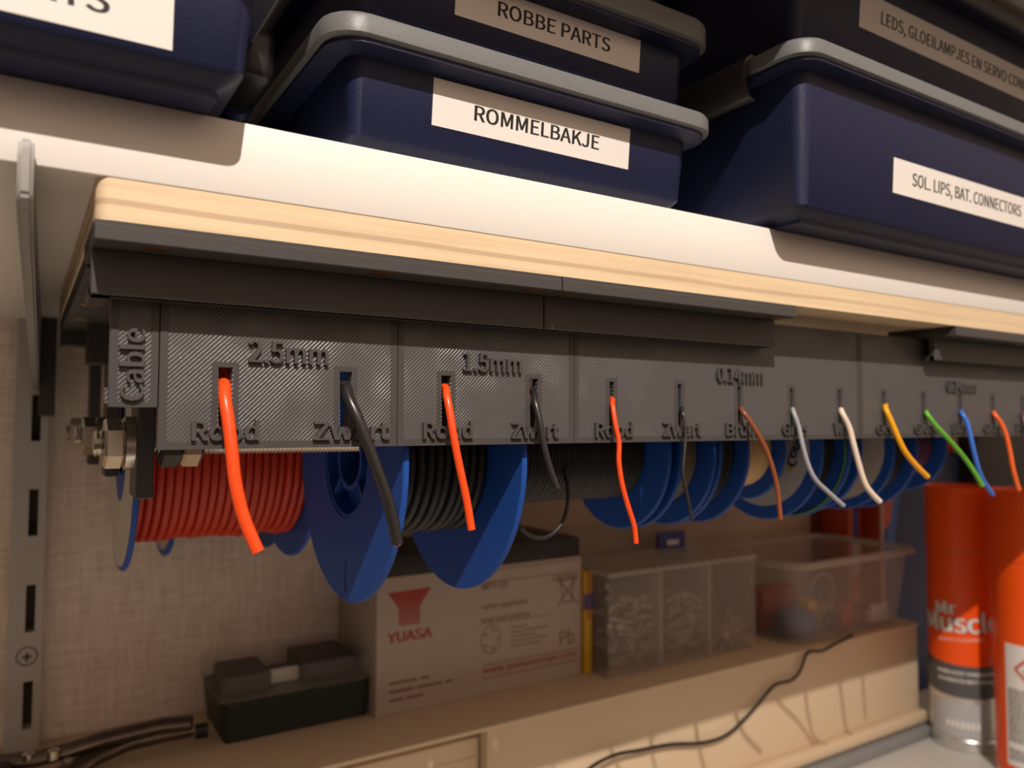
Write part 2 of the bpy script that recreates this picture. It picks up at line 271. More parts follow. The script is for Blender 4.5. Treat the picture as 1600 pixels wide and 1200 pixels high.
GLYPHS = {
',': (195, '53,-133 107,-98 142,-49 155,13 148,54 130,79 101,88 77,83 59,67 53,43 59,19 76,4 99,-1 107,-1 98,-40 74,-72 37,-95', '7,5,6 8,5,7 8,4,5 9,4,8 9,3,4 10,3,9 11,3,10 11,13,3 13,2,3 12,13,11 14,2,13 15,2,14 15,1,2 16,1,15 0,1,16'),
'-': (243, '32,172 211,172 211,221 32,221', '0,2,3 0,1,2'),
'.': (195, '97,-9 121,-3 137,14 144,39 137,65 121,82 97,88 74,82 57,65 51,39 57,14 74,-3', '7,5,6 8,5,7 8,4,5 9,4,8 9,3,4 10,3,9 10,2,3 10,1,2 11,1,10 11,0,1'),
'0': (389, '195,-9 279,20 335,109 354,258 335,406 279,493 195,522 110,493 55,406 35,258 55,109 110,20 195,43 143,65 109,136 97,258 109,380 143,450 195,472 246,450 280,380 293,258 280,136 246,65', '7,5,6 8,17,7 17,18,7 18,5,7 18,19,5 19,4,5 8,16,17 20,4,19 9,16,8 20,3,4 21,3,20 9,15,16 10,15,9 10,14,15 22,3,21 22,2,3 10,13,14 23,2,22 11,13,10 23,1,2 11,12,13 12,1,23 11,1,12 0,1,11'),
'1': (389, '62,0 343,0 343,53 240,53 240,513 191,513 161,499 126,486 85,477 85,436 176,436 176,53 62,53', '6,4,5 6,10,4 10,3,4 7,10,6 8,10,7 9,10,8 11,3,10 0,11,12 0,3,11 0,2,3 0,1,2'),
'2': (389, '31,0 354,0 354,55 211,55 184,55 155,53 127,50 233,162 304,268 329,372 311,451 259,504 179,522 120,513 71,487 28,447 65,411 96,442 132,463 172,471 224,457 256,422 266,369 241,275 163,167 31,38', '13,11,12 14,11,13 14,10,11 15,19,14 19,10,14 15,18,19 20,10,19 15,17,18 21,10,20 21,9,10 16,17,15 22,9,21 22,8,9 23,8,22 24,8,23 24,7,8 25,7,24 25,6,7 4,2,3 4,1,2 5,1,4 6,1,5 25,1,6 0,1,25'),
'4': (389, '238,0 298,0 298,141 367,141 367,193 298,193 298,513 228,513 14,183 14,141 238,141 238,193 81,193 197,368 212,393 226,418 239,443 242,443 240,413 239,380 238,350', '8,6,7 8,16,6 16,17,6 17,5,6 8,15,16 18,5,17 8,14,15 19,5,18 8,13,14 20,5,19 8,12,13 11,5,20 8,11,12 8,5,11 8,4,5 8,3,4 9,3,8 10,3,9 0,2,10 2,3,10 0,1,2'),
'5': (389, '183,-9 265,12 327,71 352,167 330,260 275,313 197,331 168,328 143,321 120,310 133,459 326,459 326,513 77,513 60,274 95,252 122,269 149,279 180,282 236,268 273,228 286,165 272,101 233,59 177,44 124,52 83,73 51,101 19,59 59,26 113,1', '14,10,13 10,12,13 10,11,12 14,9,10 7,5,6 8,5,7 9,5,8 9,4,5 14,18,9 18,4,9 14,17,18 19,4,18 14,16,17 15,16,14 20,4,19 20,3,4 21,3,20 21,2,3 22,2,21 28,26,27 23,2,22 28,25,26 23,1,2 24,1,23 29,25,28 29,24,25 29,1,24 30,1,29 30,0,1'),
'7': (389, '139,0 205,0 221,178 265,328 356,475 356,513 34,513 34,459 284,459 203,321 158,174', '7,5,6 7,4,5 7,8,4 8,3,4 9,3,8 9,2,3 10,2,9 10,1,2 0,1,10'),
'A': (426, '3,0 68,0 118,157 305,157 354,0 423,0 249,513 176,513 134,208 159,287 177,345 194,402 210,461 213,461 230,402 247,345 265,287 289,208', '0,12,7 12,6,7 12,13,6 13,5,6 0,11,12 14,5,13 15,5,14 0,10,11 16,5,15 0,9,10 0,8,9 17,5,16 0,2,8 2,17,8 2,3,17 3,5,17 0,1,2 4,5,3'),
'B': (460, '71,0 234,0 335,17 404,67 429,151 415,211 378,252 324,273 324,277 365,301 390,340 399,388 376,461 315,501 223,513 71,513 135,296 135,462 214,462 281,454 322,428 335,380 323,334 283,306 211,296 135,52 135,245 225,245 301,235 349,205 365,153 348,96 300,63 225,52', '0,17,15 17,14,15 17,13,14 17,18,13 18,12,13 0,16,17 19,12,18 19,11,12 20,11,19 21,11,20 21,10,11 22,10,21 22,9,10 23,9,22 24,9,23 24,8,9 0,26,16 26,24,16 26,8,24 26,7,8 26,6,7 26,27,6 27,28,6 28,5,6 0,25,26 29,5,28 29,4,5 30,4,29 31,4,30 31,3,4 32,3,31 32,2,3 33,2,32 0,33,25 0,2,33 0,1,2'),
'C': (447, '264,-9 325,0 377,25 422,64 386,106 351,74 312,55 267,48 182,73 127,146 107,258 128,369 184,440 269,466 310,460 344,443 374,417 409,459 373,490 326,513 268,522 151,490 71,399 41,256 70,113 149,23', '21,19,20 21,18,19 21,17,18 22,12,21 12,13,21 13,17,21 14,17,13 15,17,14 15,16,17 22,11,12 23,11,22 23,10,11 23,9,10 24,9,23 24,8,9 25,8,24 5,3,4 6,3,5 25,7,8 6,2,3 7,2,6 25,2,7 25,1,2 0,1,25'),
'D': (482, '71,0 202,0 332,31 413,119 440,258 413,397 332,484 199,513 71,513 135,53 135,461 193,461 294,437 354,369 374,258 354,148 294,78 193,53', '0,10,8 10,7,8 10,6,7 10,11,6 11,12,6 12,5,6 0,9,10 13,5,12 13,4,5 14,4,13 15,4,14 15,3,4 16,3,15 16,2,3 17,2,16 0,17,9 0,2,17 0,1,2'),
'E': (412, '71,0 374,0 374,55 135,55 135,242 330,242 330,298 135,298 135,459 366,459 366,513 71,513', '0,8,11 8,10,11 8,9,10 0,7,8 0,4,7 4,6,7 4,5,6 0,3,4 0,2,3 0,1,2'),
'G': (482, '272,-9 337,-1 390,20 431,50 431,266 262,266 262,212 371,212 371,78 346,62 314,51 279,48 185,73 127,146 107,258 128,369 188,440 278,466 324,459 360,442 389,417 424,459 388,489 339,513 276,522 155,490 71,399 41,256 71,113 152,23', '25,23,24 25,22,23 26,16,25 16,17,25 17,22,25 17,21,22 18,21,17 18,19,21 19,20,21 26,15,16 27,15,26 27,14,15 6,4,5 6,7,4 7,3,4 27,13,14 28,13,27 8,3,7 28,12,13 29,12,28 9,3,8 29,11,12 10,3,9 11,3,10 11,2,3 29,2,11 0,2,29 0,1,2'),
'H': (510, '71,0 135,0 135,242 375,242 375,0 440,0 440,513 375,513 375,298 135,298 135,513 71,513', '0,10,11 0,9,10 8,6,7 8,5,6 0,2,9 2,8,9 2,3,8 3,5,8 0,1,2 4,5,3'),
'I': (205, '71,0 135,0 135,513 71,513', '0,2,3 0,1,2'),
'J': (375, '166,-9 247,13 293,70 307,151 307,513 242,513 242,157 233,94 206,59 160,48 125,54 96,72 71,106 25,72 60,27 107,0', '6,4,5 6,3,4 7,3,6 7,2,3 13,11,12 8,2,7 13,10,11 14,10,13 8,1,2 9,1,8 14,9,10 14,1,9 15,1,14 15,0,1'),
'K': (452, '71,0 135,0 135,162 223,268 377,0 450,0 264,319 425,513 352,513 137,256 135,256 135,513 71,513', '0,11,12 0,10,11 9,7,8 9,6,7 9,3,6 3,5,6 9,2,3 4,5,3 0,9,10 0,2,9 0,1,2'),
'L': (380, '71,0 360,0 360,55 135,55 135,513 71,513', '0,4,5 0,3,4 0,2,3 0,1,2'),
'M': (569, '71,0 129,0 129,284 128,333 124,386 120,436 123,436 165,319 262,52 305,52 402,319 443,436 446,436 442,386 439,333 438,284 438,0 498,0 498,513 420,513 322,239 311,203 299,168 286,132 284,132 271,168 259,203 246,239 148,513 71,513', '0,5,29 5,28,29 5,6,28 6,27,28 20,11,19 11,18,19 11,12,18 12,17,18 0,4,5 7,27,6 20,10,11 13,17,12 0,3,4 14,17,13 15,17,14 0,2,3 8,27,7 20,9,10 0,1,2 16,17,15 8,26,27 21,9,20 22,9,21 8,25,26 23,9,22 8,24,25 8,23,24 8,9,23'),
'N': (506, '71,0 132,0 132,270 130,324 127,377 124,430 127,430 182,324 369,0 436,0 436,513 374,513 374,246 375,192 379,137 383,84 380,84 324,190 137,513 71,513', '0,5,19 5,18,19 5,6,18 6,17,18 12,10,11 12,9,10 0,4,5 7,17,6 0,3,4 8,17,7 0,2,3 0,1,2 13,9,12 14,9,13 8,16,17 15,9,14 8,15,16 8,9,15'),
'O': (520, '260,-9 374,24 451,116 479,258 451,400 374,491 260,522 146,491 69,400 41,258 69,116 146,24 260,48 179,74 126,147 107,258 126,369 179,440 260,466 340,440 393,369 412,258 393,147 340,74', '7,5,6 8,17,7 17,18,7 18,5,7 18,19,5 19,4,5 8,16,17 20,4,19 9,16,8 20,3,4 9,15,16 21,3,20 10,15,9 10,14,15 22,3,21 22,2,3 10,13,14 23,2,22 11,13,10 23,1,2 12,1,23 11,12,13 11,1,12 11,0,1'),
'P': (443, '71,0 135,0 135,204 220,204 319,221 385,273 409,363 385,452 318,499 217,513 71,513 135,257 135,461 209,461 284,452 329,421 345,363 330,303 286,268 211,257', '0,12,10 12,9,10 12,8,9 12,13,8 13,7,8 0,11,12 14,7,13 15,7,14 15,6,7 16,6,15 17,6,16 17,5,6 18,5,17 18,4,5 19,4,18 0,2,11 2,19,11 2,4,19 2,3,4 0,1,2'),
'R': (445, '135,270 135,461 221,461 289,452 332,423 346,370 332,314 289,281 221,270 352,0 425,0 295,225 356,252 396,300 410,370 387,454 324,500 231,513 71,513 71,0 135,0 135,218 228,218', '19,1,18 1,17,18 1,16,17 1,2,16 2,15,16 19,0,1 3,15,2 3,14,15 4,14,3 5,14,4 6,14,5 6,13,14 7,13,6 7,12,13 8,12,7 19,21,0 21,8,0 21,12,8 21,11,12 21,22,11 22,10,11 19,20,21 9,10,22'),
'S': (417, '213,-9 306,11 366,63 387,137 373,200 335,244 282,274 209,305 169,324 137,350 123,391 135,431 168,457 219,466 264,460 302,443 336,418 370,459 328,492 277,514 219,522 136,505 79,457 57,387 74,324 114,281 162,255 235,223 279,201 310,174 321,131 309,87 272,58 214,48 161,56 113,78 72,111 34,67 84,26 144,0', '21,19,20 21,18,19 22,18,21 22,13,18 13,17,18 22,12,13 14,17,13 15,17,14 15,16,17 23,12,22 23,11,12 23,10,11 23,9,10 24,9,23 24,8,9 24,7,8 25,7,24 25,6,7 26,6,25 26,5,6 27,5,26 27,4,5 28,4,27 29,4,28 29,3,4 30,3,29 30,2,3 31,2,30 37,35,36 32,2,31 37,34,35 38,34,37 32,1,2 33,1,32 38,33,34 38,1,33 39,1,38 39,0,1'),
'T': (419, '177,0 242,0 242,459 398,459 398,513 22,513 22,459 177,459', '6,4,5 6,3,4 7,3,6 0,2,7 2,3,7 0,1,2'),
'U': (505, '253,-9 347,12 412,81 437,211 437,513 375,513 375,210 358,113 315,62 253,48 192,62 149,113 133,210 133,513 69,513 69,211 93,81 158,12', '15,13,14 15,12,13 6,4,5 6,3,4 16,12,15 6,2,3 16,11,12 7,2,6 16,10,11 8,2,7 8,1,2 17,10,16 17,9,10 9,1,8 17,1,9 17,0,1'),
'V': (403, '165,0 239,0 403,513 337,513 254,235 238,178 222,123 204,66 202,66 184,123 168,178 152,235 69,513 1,513', '0,12,13 0,11,12 4,2,3 4,1,2 0,10,11 5,1,4 0,9,10 6,1,5 0,8,9 7,1,6 0,7,8 0,1,7'),
'W': (615, '127,0 204,0 280,310 289,349 298,388 306,426 309,426 317,388 325,349 334,310 412,0 490,0 596,513 534,513 479,234 470,179 460,123 451,67 447,67 435,123 423,179 410,234 339,513 279,513 209,234 196,179 184,123 172,67 169,67 159,123 149,179 139,234 85,513 18,513', '0,32,33 0,31,32 24,22,23 24,5,22 5,6,22 6,21,22 14,12,13 14,11,12 24,4,5 7,21,6 24,3,4 8,21,7 24,2,3 9,21,8 24,1,2 10,21,9 0,30,31 25,1,24 10,20,21 15,11,14 10,19,20 0,29,30 26,1,25 16,11,15 10,18,19 0,28,29 27,1,26 17,11,16 0,27,28 0,1,27 10,17,18 10,11,17'),
'Y': (372, '153,0 218,0 218,199 373,513 305,513 239,368 223,331 206,294 188,256 185,256 167,294 151,331 134,368 68,513 -1,513 153,199', '15,13,14 15,12,13 5,3,4 5,2,3 15,11,12 6,2,5 15,10,11 7,2,6 15,9,10 8,2,7 15,8,9 15,2,8 0,2,15 0,1,2'),
'Z': (422, '35,0 389,0 389,55 115,55 386,475 386,513 60,513 60,459 306,459 35,39', '7,5,6 7,4,5 7,8,4 8,3,4 9,3,8 9,2,3 9,1,2 0,1,9'),
'a': (394, '152,-9 197,-2 240,18 278,46 280,46 286,0 338,0 338,234 325,316 282,371 207,390 148,382 98,363 57,340 82,296 115,316 154,331 196,337 244,323 268,288 275,241 142,214 66,168 41,99 56,40 95,4 170,43 136,49 112,68 103,103 119,146 173,178 275,198 275,92 239,65 205,48', '11,9,10 12,9,11 12,8,9 13,17,12 17,8,12 14,15,13 15,16,13 16,17,13 18,8,17 19,8,18 19,7,8 20,7,19 21,7,20 21,32,7 32,6,7 22,32,21 22,31,32 33,6,32 22,30,31 23,30,22 23,29,30 23,28,29 24,28,23 34,4,33 4,6,33 24,27,28 35,4,34 24,26,27 26,3,35 3,4,35 26,2,3 5,6,4 24,2,26 25,2,24 25,1,2 0,1,25'),
'b': (433, '232,-9 313,15 374,85 397,196 380,299 329,366 246,390 204,383 163,364 126,337 129,405 129,557 64,557 64,0 116,0 121,39 124,39 159,13 196,-3 221,45 193,48 162,61 129,84 129,284 164,313 197,330 230,336 288,318 321,270 331,195 316,115 278,63', '13,11,12 13,10,11 13,9,10 7,5,6 8,5,7 8,4,5 9,26,8 26,4,8 13,23,9 23,24,9 24,25,9 25,26,9 27,4,26 28,4,27 28,3,4 13,22,23 29,3,28 29,2,3 30,2,29 31,2,30 31,1,2 13,15,22 15,21,22 19,1,31 15,20,21 15,19,20 15,16,19 16,1,19 13,14,15 17,1,16 17,0,1 18,0,17'),
'c': (357, '214,-9 259,-3 300,13 338,39 310,82 283,63 253,49 220,44 158,62 117,113 102,190 118,267 160,318 222,336 250,332 275,320 298,303 330,345 300,367 264,384 219,390 128,366 62,298 36,190 60,82 123,14', '21,19,20 21,18,19 21,17,18 22,13,21 13,17,21 13,14,17 14,15,17 15,16,17 22,12,13 22,11,12 23,11,22 23,10,11 24,10,23 24,9,10 24,8,9 25,8,24 5,3,4 6,3,5 25,7,8 7,3,6 25,3,7 25,2,3 0,2,25 0,1,2'),
'd': (434, '194,-9 238,-2 277,18 310,45 312,45 317,0 370,0 370,557 305,557 305,411 309,346 276,370 242,385 202,390 120,366 60,296 37,190 57,82 111,14 208,45 151,62 115,112 103,190 118,267 157,318 213,336 244,332 274,319 305,296 305,97 274,68 242,50', '9,7,8 9,6,7 10,6,9 14,12,13 14,11,12 14,10,11 15,25,14 25,10,14 25,26,10 26,27,10 27,28,10 28,6,10 15,24,25 15,23,24 16,23,15 29,6,28 16,22,23 16,21,22 17,21,16 17,20,21 30,4,29 4,6,29 18,20,17 31,4,30 18,19,20 19,4,31 18,3,19 3,4,19 18,2,3 5,6,4 18,1,2 0,1,18'),
'e': (388, '218,-9 266,-4 308,10 343,29 321,72 292,56 260,46 225,42 162,58 118,104 99,175 356,175 357,186 358,198 359,211 341,306 289,368 207,390 124,366 61,297 36,190 61,83 126,15 99,221 119,285 157,325 208,339 259,325 291,286 303,221', '18,16,17 18,15,16 19,25,18 25,26,18 26,15,18 27,15,26 28,15,27 19,24,25 28,14,15 20,24,19 29,14,28 20,23,24 20,29,23 20,14,29 20,13,14 20,12,13 21,10,20 10,12,20 10,11,12 21,9,10 21,8,9 22,8,21 5,3,4 22,7,8 6,3,5 7,3,6 22,3,7 22,2,3 0,2,22 0,1,2'),
'g': (395, '193,-175 295,-157 361,-109 385,-43 370,8 326,38 253,47 178,47 138,52 117,67 111,88 115,107 123,121 136,134 154,127 173,122 192,120 263,137 313,182 331,253 327,284 317,310 300,331 378,331 378,380 246,380 231,385 213,389 192,390 121,373 70,326 50,254 57,212 75,177 99,152 99,149 80,132 64,108 57,78 62,52 74,31 92,16 92,13 61,-12 42,-41 36,-74 56,-129 111,-163 192,164 152,175 123,206 111,254 122,302 151,333 192,343 233,333 262,302 273,254 262,206 233,175 202,-131 142,-123 105,-100 92,-64 96,-42 108,-21 130,0 147,-3 164,-5 179,-6 245,-6 287,-10 313,-26 322,-54 307,-91 266,-120', '29,27,28 29,26,27 29,25,26 29,24,25 29,23,24 30,54,29 54,23,29 30,53,54 55,23,54 30,52,53 56,22,55 22,23,55 56,21,22 31,52,30 56,20,21 31,51,52 57,20,56 57,19,20 32,51,31 32,50,51 58,19,57 58,18,19 33,50,32 59,18,58 33,49,50 59,17,18 34,49,33 48,17,59 34,48,49 34,17,48 35,17,34 36,13,35 13,17,35 13,16,17 36,12,13 14,16,13 37,12,36 15,16,14 37,11,12 38,11,37 38,10,11 38,9,10 39,9,38 39,8,9 39,7,8 40,7,39 40,6,7 40,5,6 40,4,5 41,4,40 42,4,41 43,66,42 66,4,42 66,70,4 70,71,4 71,3,4 43,65,66 67,70,66 68,70,67 69,70,68 72,3,71 44,65,43 44,64,65 73,3,72 45,64,44 45,63,64 73,2,3 74,2,73 45,62,63 46,62,45 75,2,74 46,61,62 75,1,2 60,1,75 46,60,61 47,60,46 47,1,60 47,0,1'),
'h': (425, '64,0 129,0 129,276 164,308 197,328 232,334 274,324 297,291 305,232 305,0 368,0 368,241 356,323 318,373 252,390 204,381 163,358 126,326 129,405 129,557 64,557', '0,19,20 0,18,19 0,17,18 15,13,14 16,13,15 16,12,13 17,5,16 5,12,16 17,4,5 6,12,5 17,3,4 0,2,17 2,3,17 7,12,6 7,11,12 8,11,7 0,1,2 8,10,11 9,10,8'),
'i': (193, '97,459 119,464 134,479 139,501 134,523 119,537 97,543 75,537 60,523 55,501 60,479 75,464 64,0 129,0 129,380 64,380', '12,14,15 12,13,14 7,5,6 8,5,7 8,4,5 9,4,8 9,3,4 10,3,9 10,2,3 11,2,10 11,1,2 0,1,11'),
'j': (193, '97,459 119,464 134,479 139,501 134,523 119,537 97,543 74,537 59,523 54,501 59,479 74,464 25,-169 85,-154 119,-111 129,-43 129,380 65,380 65,-43 61,-83 47,-109 18,-118 5,-117 -7,-115 -18,-111 -31,-160 -16,-165 3,-168', '18,16,17 18,15,16 19,15,18 19,14,15 20,14,19 21,14,20 21,13,14 25,23,24 25,22,23 25,21,22 25,13,21 25,12,13 26,12,25 27,12,26 7,5,6 8,5,7 8,4,5 9,4,8 9,3,4 10,3,9 10,2,3 11,2,10 11,1,2 0,1,11'),
'l': (199, '132,-9 147,-8 159,-6 169,-4 160,46 154,45 150,44 146,44 137,47 131,56 129,71 129,557 64,557 64,76 71,30 93,1', '13,11,12 13,10,11 14,10,13 14,9,10 14,8,9 14,7,8 5,3,4 6,3,5 7,3,6 14,3,7 15,3,14 0,3,15 0,2,3 0,1,2'),
'm': (648, '64,0 129,0 129,276 162,308 194,328 224,334 264,324 287,291 295,232 295,0 359,0 359,276 393,308 424,328 454,334 494,324 518,291 525,232 525,0 589,0 589,241 576,323 538,373 474,390 429,381 388,355 348,317 327,356 293,381 243,390 200,381 160,358 125,325 123,325 117,380 64,380', '30,28,29 24,22,23 31,28,30 31,27,28 25,22,24 0,34,35 0,33,34 25,21,22 32,27,31 32,5,27 5,26,27 26,14,25 14,21,25 32,4,5 6,26,5 26,13,14 15,21,14 32,3,4 26,12,13 0,32,33 0,2,32 2,3,32 7,26,6 16,21,15 16,20,21 7,12,26 7,11,12 8,11,7 17,20,16 0,1,2 8,10,11 17,19,20 9,10,8 18,19,17'),
'n': (427, '64,0 129,0 129,276 164,308 197,328 232,334 274,324 297,291 305,232 305,0 368,0 368,241 356,323 318,373 252,390 204,381 162,358 125,325 123,325 117,380 64,380', '15,13,14 16,13,15 0,19,20 0,18,19 16,12,13 17,5,16 5,12,16 17,4,5 6,12,5 17,3,4 0,17,18 0,2,17 2,3,17 7,12,6 7,11,12 8,11,7 0,1,2 8,10,11 9,10,8'),
'o': (424, '212,-9 299,14 363,82 388,190 363,298 299,366 212,390 125,366 61,298 36,190 61,82 125,14 212,44 154,62 116,113 102,190 116,267 154,318 212,336 270,318 309,267 323,190 309,113 270,62', '7,5,6 8,5,7 8,18,5 18,4,5 8,17,18 19,4,18 20,4,19 8,16,17 20,3,4 9,16,8 9,15,16 21,3,20 10,15,9 10,14,15 22,3,21 22,2,3 10,13,14 23,2,22 11,13,10 23,1,2 12,1,23 11,12,13 11,1,12 0,1,11'),
'p': (434, '64,-160 129,-160 129,-32 127,35 162,11 197,-4 232,-9 313,15 374,85 397,196 380,299 329,366 246,390 202,382 162,363 125,336 123,336 117,380 64,380 221,45 194,48 162,61 129,84 129,284 164,313 198,330 230,336 288,318 321,270 331,195 316,115 278,63', '13,11,12 14,11,13 0,17,18 0,16,17 14,10,11 15,26,14 26,10,14 0,15,16 0,23,15 23,24,15 24,25,15 25,26,15 27,10,26 28,10,27 28,9,10 0,22,23 29,9,28 29,8,9 30,8,29 31,8,30 31,7,8 0,3,22 3,21,22 19,7,31 3,20,21 3,19,20 3,7,19 0,2,3 4,7,3 4,6,7 5,6,4 0,1,2'),
'r': (272, '64,0 129,0 129,244 158,296 191,324 224,333 238,332 250,330 261,326 273,382 261,387 248,389 232,390 192,380 155,353 125,311 123,311 117,380 64,380', '13,11,12 13,10,11 13,9,10 13,8,9 14,7,13 7,8,13 0,17,18 0,16,17 15,5,14 5,6,14 6,7,14 15,4,5 15,3,4 0,15,16 0,2,15 2,3,15 0,1,2'),
's': (328, '164,-9 239,6 286,47 302,104 284,161 241,196 186,219 146,235 116,256 104,285 112,313 135,333 175,340 207,336 235,324 261,307 292,347 259,368 219,384 174,390 103,375 59,337 43,282 60,229 102,195 154,172 195,155 228,133 241,100 233,70 208,49 166,41 124,46 87,62 53,86 22,43 63,16 111,-2', '20,18,19 20,17,18 21,17,20 21,16,17 21,12,16 12,13,16 13,14,16 14,15,16 21,11,12 22,11,21 22,10,11 22,9,10 22,8,9 23,8,22 23,7,8 23,6,7 24,6,23 24,5,6 24,4,5 25,4,24 26,4,25 26,3,4 27,3,26 28,3,27 28,2,3 29,2,28 35,33,34 30,2,29 35,32,33 31,2,30 31,1,2 35,31,32 36,31,35 36,1,31 37,1,36 37,0,1'),
't': (264, '183,-9 208,-7 232,-2 254,5 242,53 228,48 213,44 198,43 163,51 145,76 139,116 139,328 243,328 243,380 139,380 139,487 86,487 79,380 19,377 19,328 76,328 76,118 86,51 120,7', '17,15,16 17,14,15 18,14,17 18,13,14 18,12,13 19,12,18 20,12,19 21,11,20 11,12,20 21,10,11 22,10,21 22,9,10 22,8,9 5,3,4 22,7,8 23,7,22 6,3,5 7,3,6 23,3,7 0,3,23 0,2,3 0,1,2'),
'u': (425, '176,-9 223,0 264,23 301,60 303,60 308,0 361,0 361,380 298,380 298,111 263,74 231,53 195,46 154,57 131,89 123,147 123,380 59,380 59,139 71,58 110,8', '18,16,17 18,15,16 9,7,8 9,6,7 18,14,15 19,14,18 10,4,9 4,6,9 19,13,14 11,3,10 3,4,10 11,2,3 5,6,4 20,13,19 20,12,13 12,2,11 20,2,12 20,1,2 0,1,20'),
'v': (365, '146,0 221,0 356,380 293,380 221,164 209,126 197,89 186,52 182,52 171,89 159,126 147,164 76,380 9,380', '0,12,13 0,11,12 4,2,3 4,1,2 0,10,11 5,1,4 0,9,10 6,1,5 0,8,9 7,1,6 0,7,8 0,1,7'),
'w': (562, '125,0 199,0 253,204 262,240 270,277 279,314 282,314 291,277 299,241 308,205 363,0 440,0 543,380 482,380 426,160 418,125 411,90 403,55 400,55 391,90 382,125 373,160 314,380 251,380 192,160 183,125 175,90 167,55 163,55 156,90 148,125 141,160 84,380 19,380', '0,32,33 0,31,32 24,22,23 24,5,22 5,6,22 6,21,22 14,12,13 14,11,12 24,4,5 7,21,6 8,21,7 24,3,4 9,21,8 24,2,3 10,21,9 24,1,2 0,30,31 25,1,24 10,20,21 15,11,14 26,1,25 16,11,15 0,29,30 10,19,20 27,1,26 17,11,16 0,28,29 10,18,19 0,27,28 0,1,27 10,17,18 10,11,17'),
'y': (365, '71,-164 135,-146 181,-99 213,-32 356,380 293,380 225,169 215,134 204,98 194,62 190,62 177,98 165,135 153,169 76,380 9,380 162,-1 153,-29 134,-72 105,-101 68,-111 57,-110 47,-108 39,-105 26,-156 39,-160 54,-163', '16,14,15 16,13,14 6,4,5 6,3,4 16,12,13 7,3,6 16,11,12 8,3,7 16,10,11 9,3,8 16,9,10 16,3,9 17,3,16 18,3,17 18,2,3 19,2,18 19,1,2 20,1,19 24,22,23 24,21,22 24,20,21 24,1,20 24,0,1 25,0,24 26,0,25'),
' ': (157, '', ''),
}

_G = {}
def glyph(ch):
    if ch not in _G:
        a, v, f = GLYPHS[ch]
        _G[ch] = (a, [tuple(int(q) for q in p.split(',')) for p in v.split()], [tuple(int(q) for q in p.split(',')) for p in f.split()])
    return _G[ch]
def text_bm(s, bold=.012, depth=.06, spacing=1.0):
    """outlined letters one unit high, extruded from -depth to depth; bold letters are the same outline shifted sideways"""
    t = bmesh.new(); shifts = [0] if bold <= 0 else [-bold, 0, bold]
    for sh in shifts:
        x = 0
        for ch in s:
            a, V, F = glyph(ch)
            fr = [t.verts.new(((x + p[0]) * .001 + sh, p[1] * .001, depth * (1 - .035 * (shifts.index(sh))))) for p in V]
            cnt = {}
            for f in F:
                t.faces.new([fr[i] for i in f])
                for p, q in zip(f, f[1:] + f[:1]): cnt[(p, q)] = 1
            bk = {}
            for p, q in cnt:
                if (q, p) in cnt: continue
                for k in (p, q):
                    if k not in bk: bk[k] = t.verts.new((fr[k].co.x, fr[k].co.y, -depth))
                t.faces.new((fr[q], fr[p], bk[p], bk[q]))
            x += a
    return t
def text(mb, s, x0, x1, z0, h, y, depth=.3, bold=.012, up=False, fit=True, place=None, slant=0):
    """raised text facing -Y between x0 and x1, baseline z0, cap height h; up=True reads upwards; place maps (u, v, d) to a point"""
    t = text_bm(s, bold)
    xs = [v.co.x for v in t.verts]; a, b_ = min(xs), max(xs); cap = .70
    ref = [v.co.y for v in t.verts]; cap = CAP
    kx = (x1 - x0) / (b_ - a); ky = h / cap
    for v in t.verts:
        u = (v.co.x - a) * kx; w = v.co.y * ky; d = depth * (.5 + v.co.z / .12)      # d from 0 (back) to depth (front)
        u += slant * w
        if place: v.co = Vector(place(u, w, d))
        elif up: v.co = Vector((z0 - w, y - d, x0 + u))                              # x0..x1 run along z, baseline at x = z0
        else: v.co = Vector((x0 + u, y - d, z0 + w))
    mb.merge(t); return mb
_t = text_bm('H', 0); CAP = max(v.co.y for v in _t.verts); _t.free()

def rrect(cx, cy_, hx, hy, r, z, n=6):
    out = []
    for qx, qy, a0 in ((1, 1, 0), (-1, 1, 90), (-1, -1, 180), (1, -1, 270)):
        for k in range(n + 1):
            a = math.radians(a0 + 90 * k / n); out.append((cx + qx * (hx - r) + r * math.cos(a), cy_ + qy * (hy - r) + r * math.sin(a), z))
    return out
def rr(x0, x1, y0, y1, r, z, n=6): return rrect((x0 + x1) / 2, (y0 + y1) / 2, (x1 - x0) / 2, (y1 - y0) / 2, r, z, n)

# ------------------------------------------------------------------ setting
struct(MB().box(-700, 1900, 310, 330, -320, 900).build('wall_back', wallpaper))

bench = MB().box(-500, 1700, -120, 309.8, -350, -320, 1.5).build('worktop', worktop_mat)
tag(bench, 'pale grey laminate worktop under the cream cabinet and spray cans', 'worktop')

# cream cabinet against the wall
cab = thing('storage_cabinet', (250, 255, -320), 'long low cream cabinet on the worktop carrying the battery and clear boxes', 'cabinet')
c = MB(); c.box(-260, 662, 198, 309, -230.2, -227.6, .8); c.box(229, 662, 200, 309, -320, -230.2, .5); c.box(-260, 229, 216, 309, -320, -230.2); c.box(-260, -240, 200, 216, -320, -230.2)
c.build('carcass', cream, cab)
d = MB().box(-238, 227.5, 207, 215.8, -319, -236, 1).build('drawer_front', cream, cab)
d2 = MB(); d2.box(-225, 226, 206.4, 207.2, -312, -246.5, .3); d2.build('raised_field', cream, d, base=d['_b'])
MB().box(-260, 662, 191, 200.1, -309, -300.4, 1.5).build('ledge_strip', cream, cab)
MB().box(-260, 668, 186, 200, -319.9, -311, 1).build('sealing_strip', seal_grey, cab)

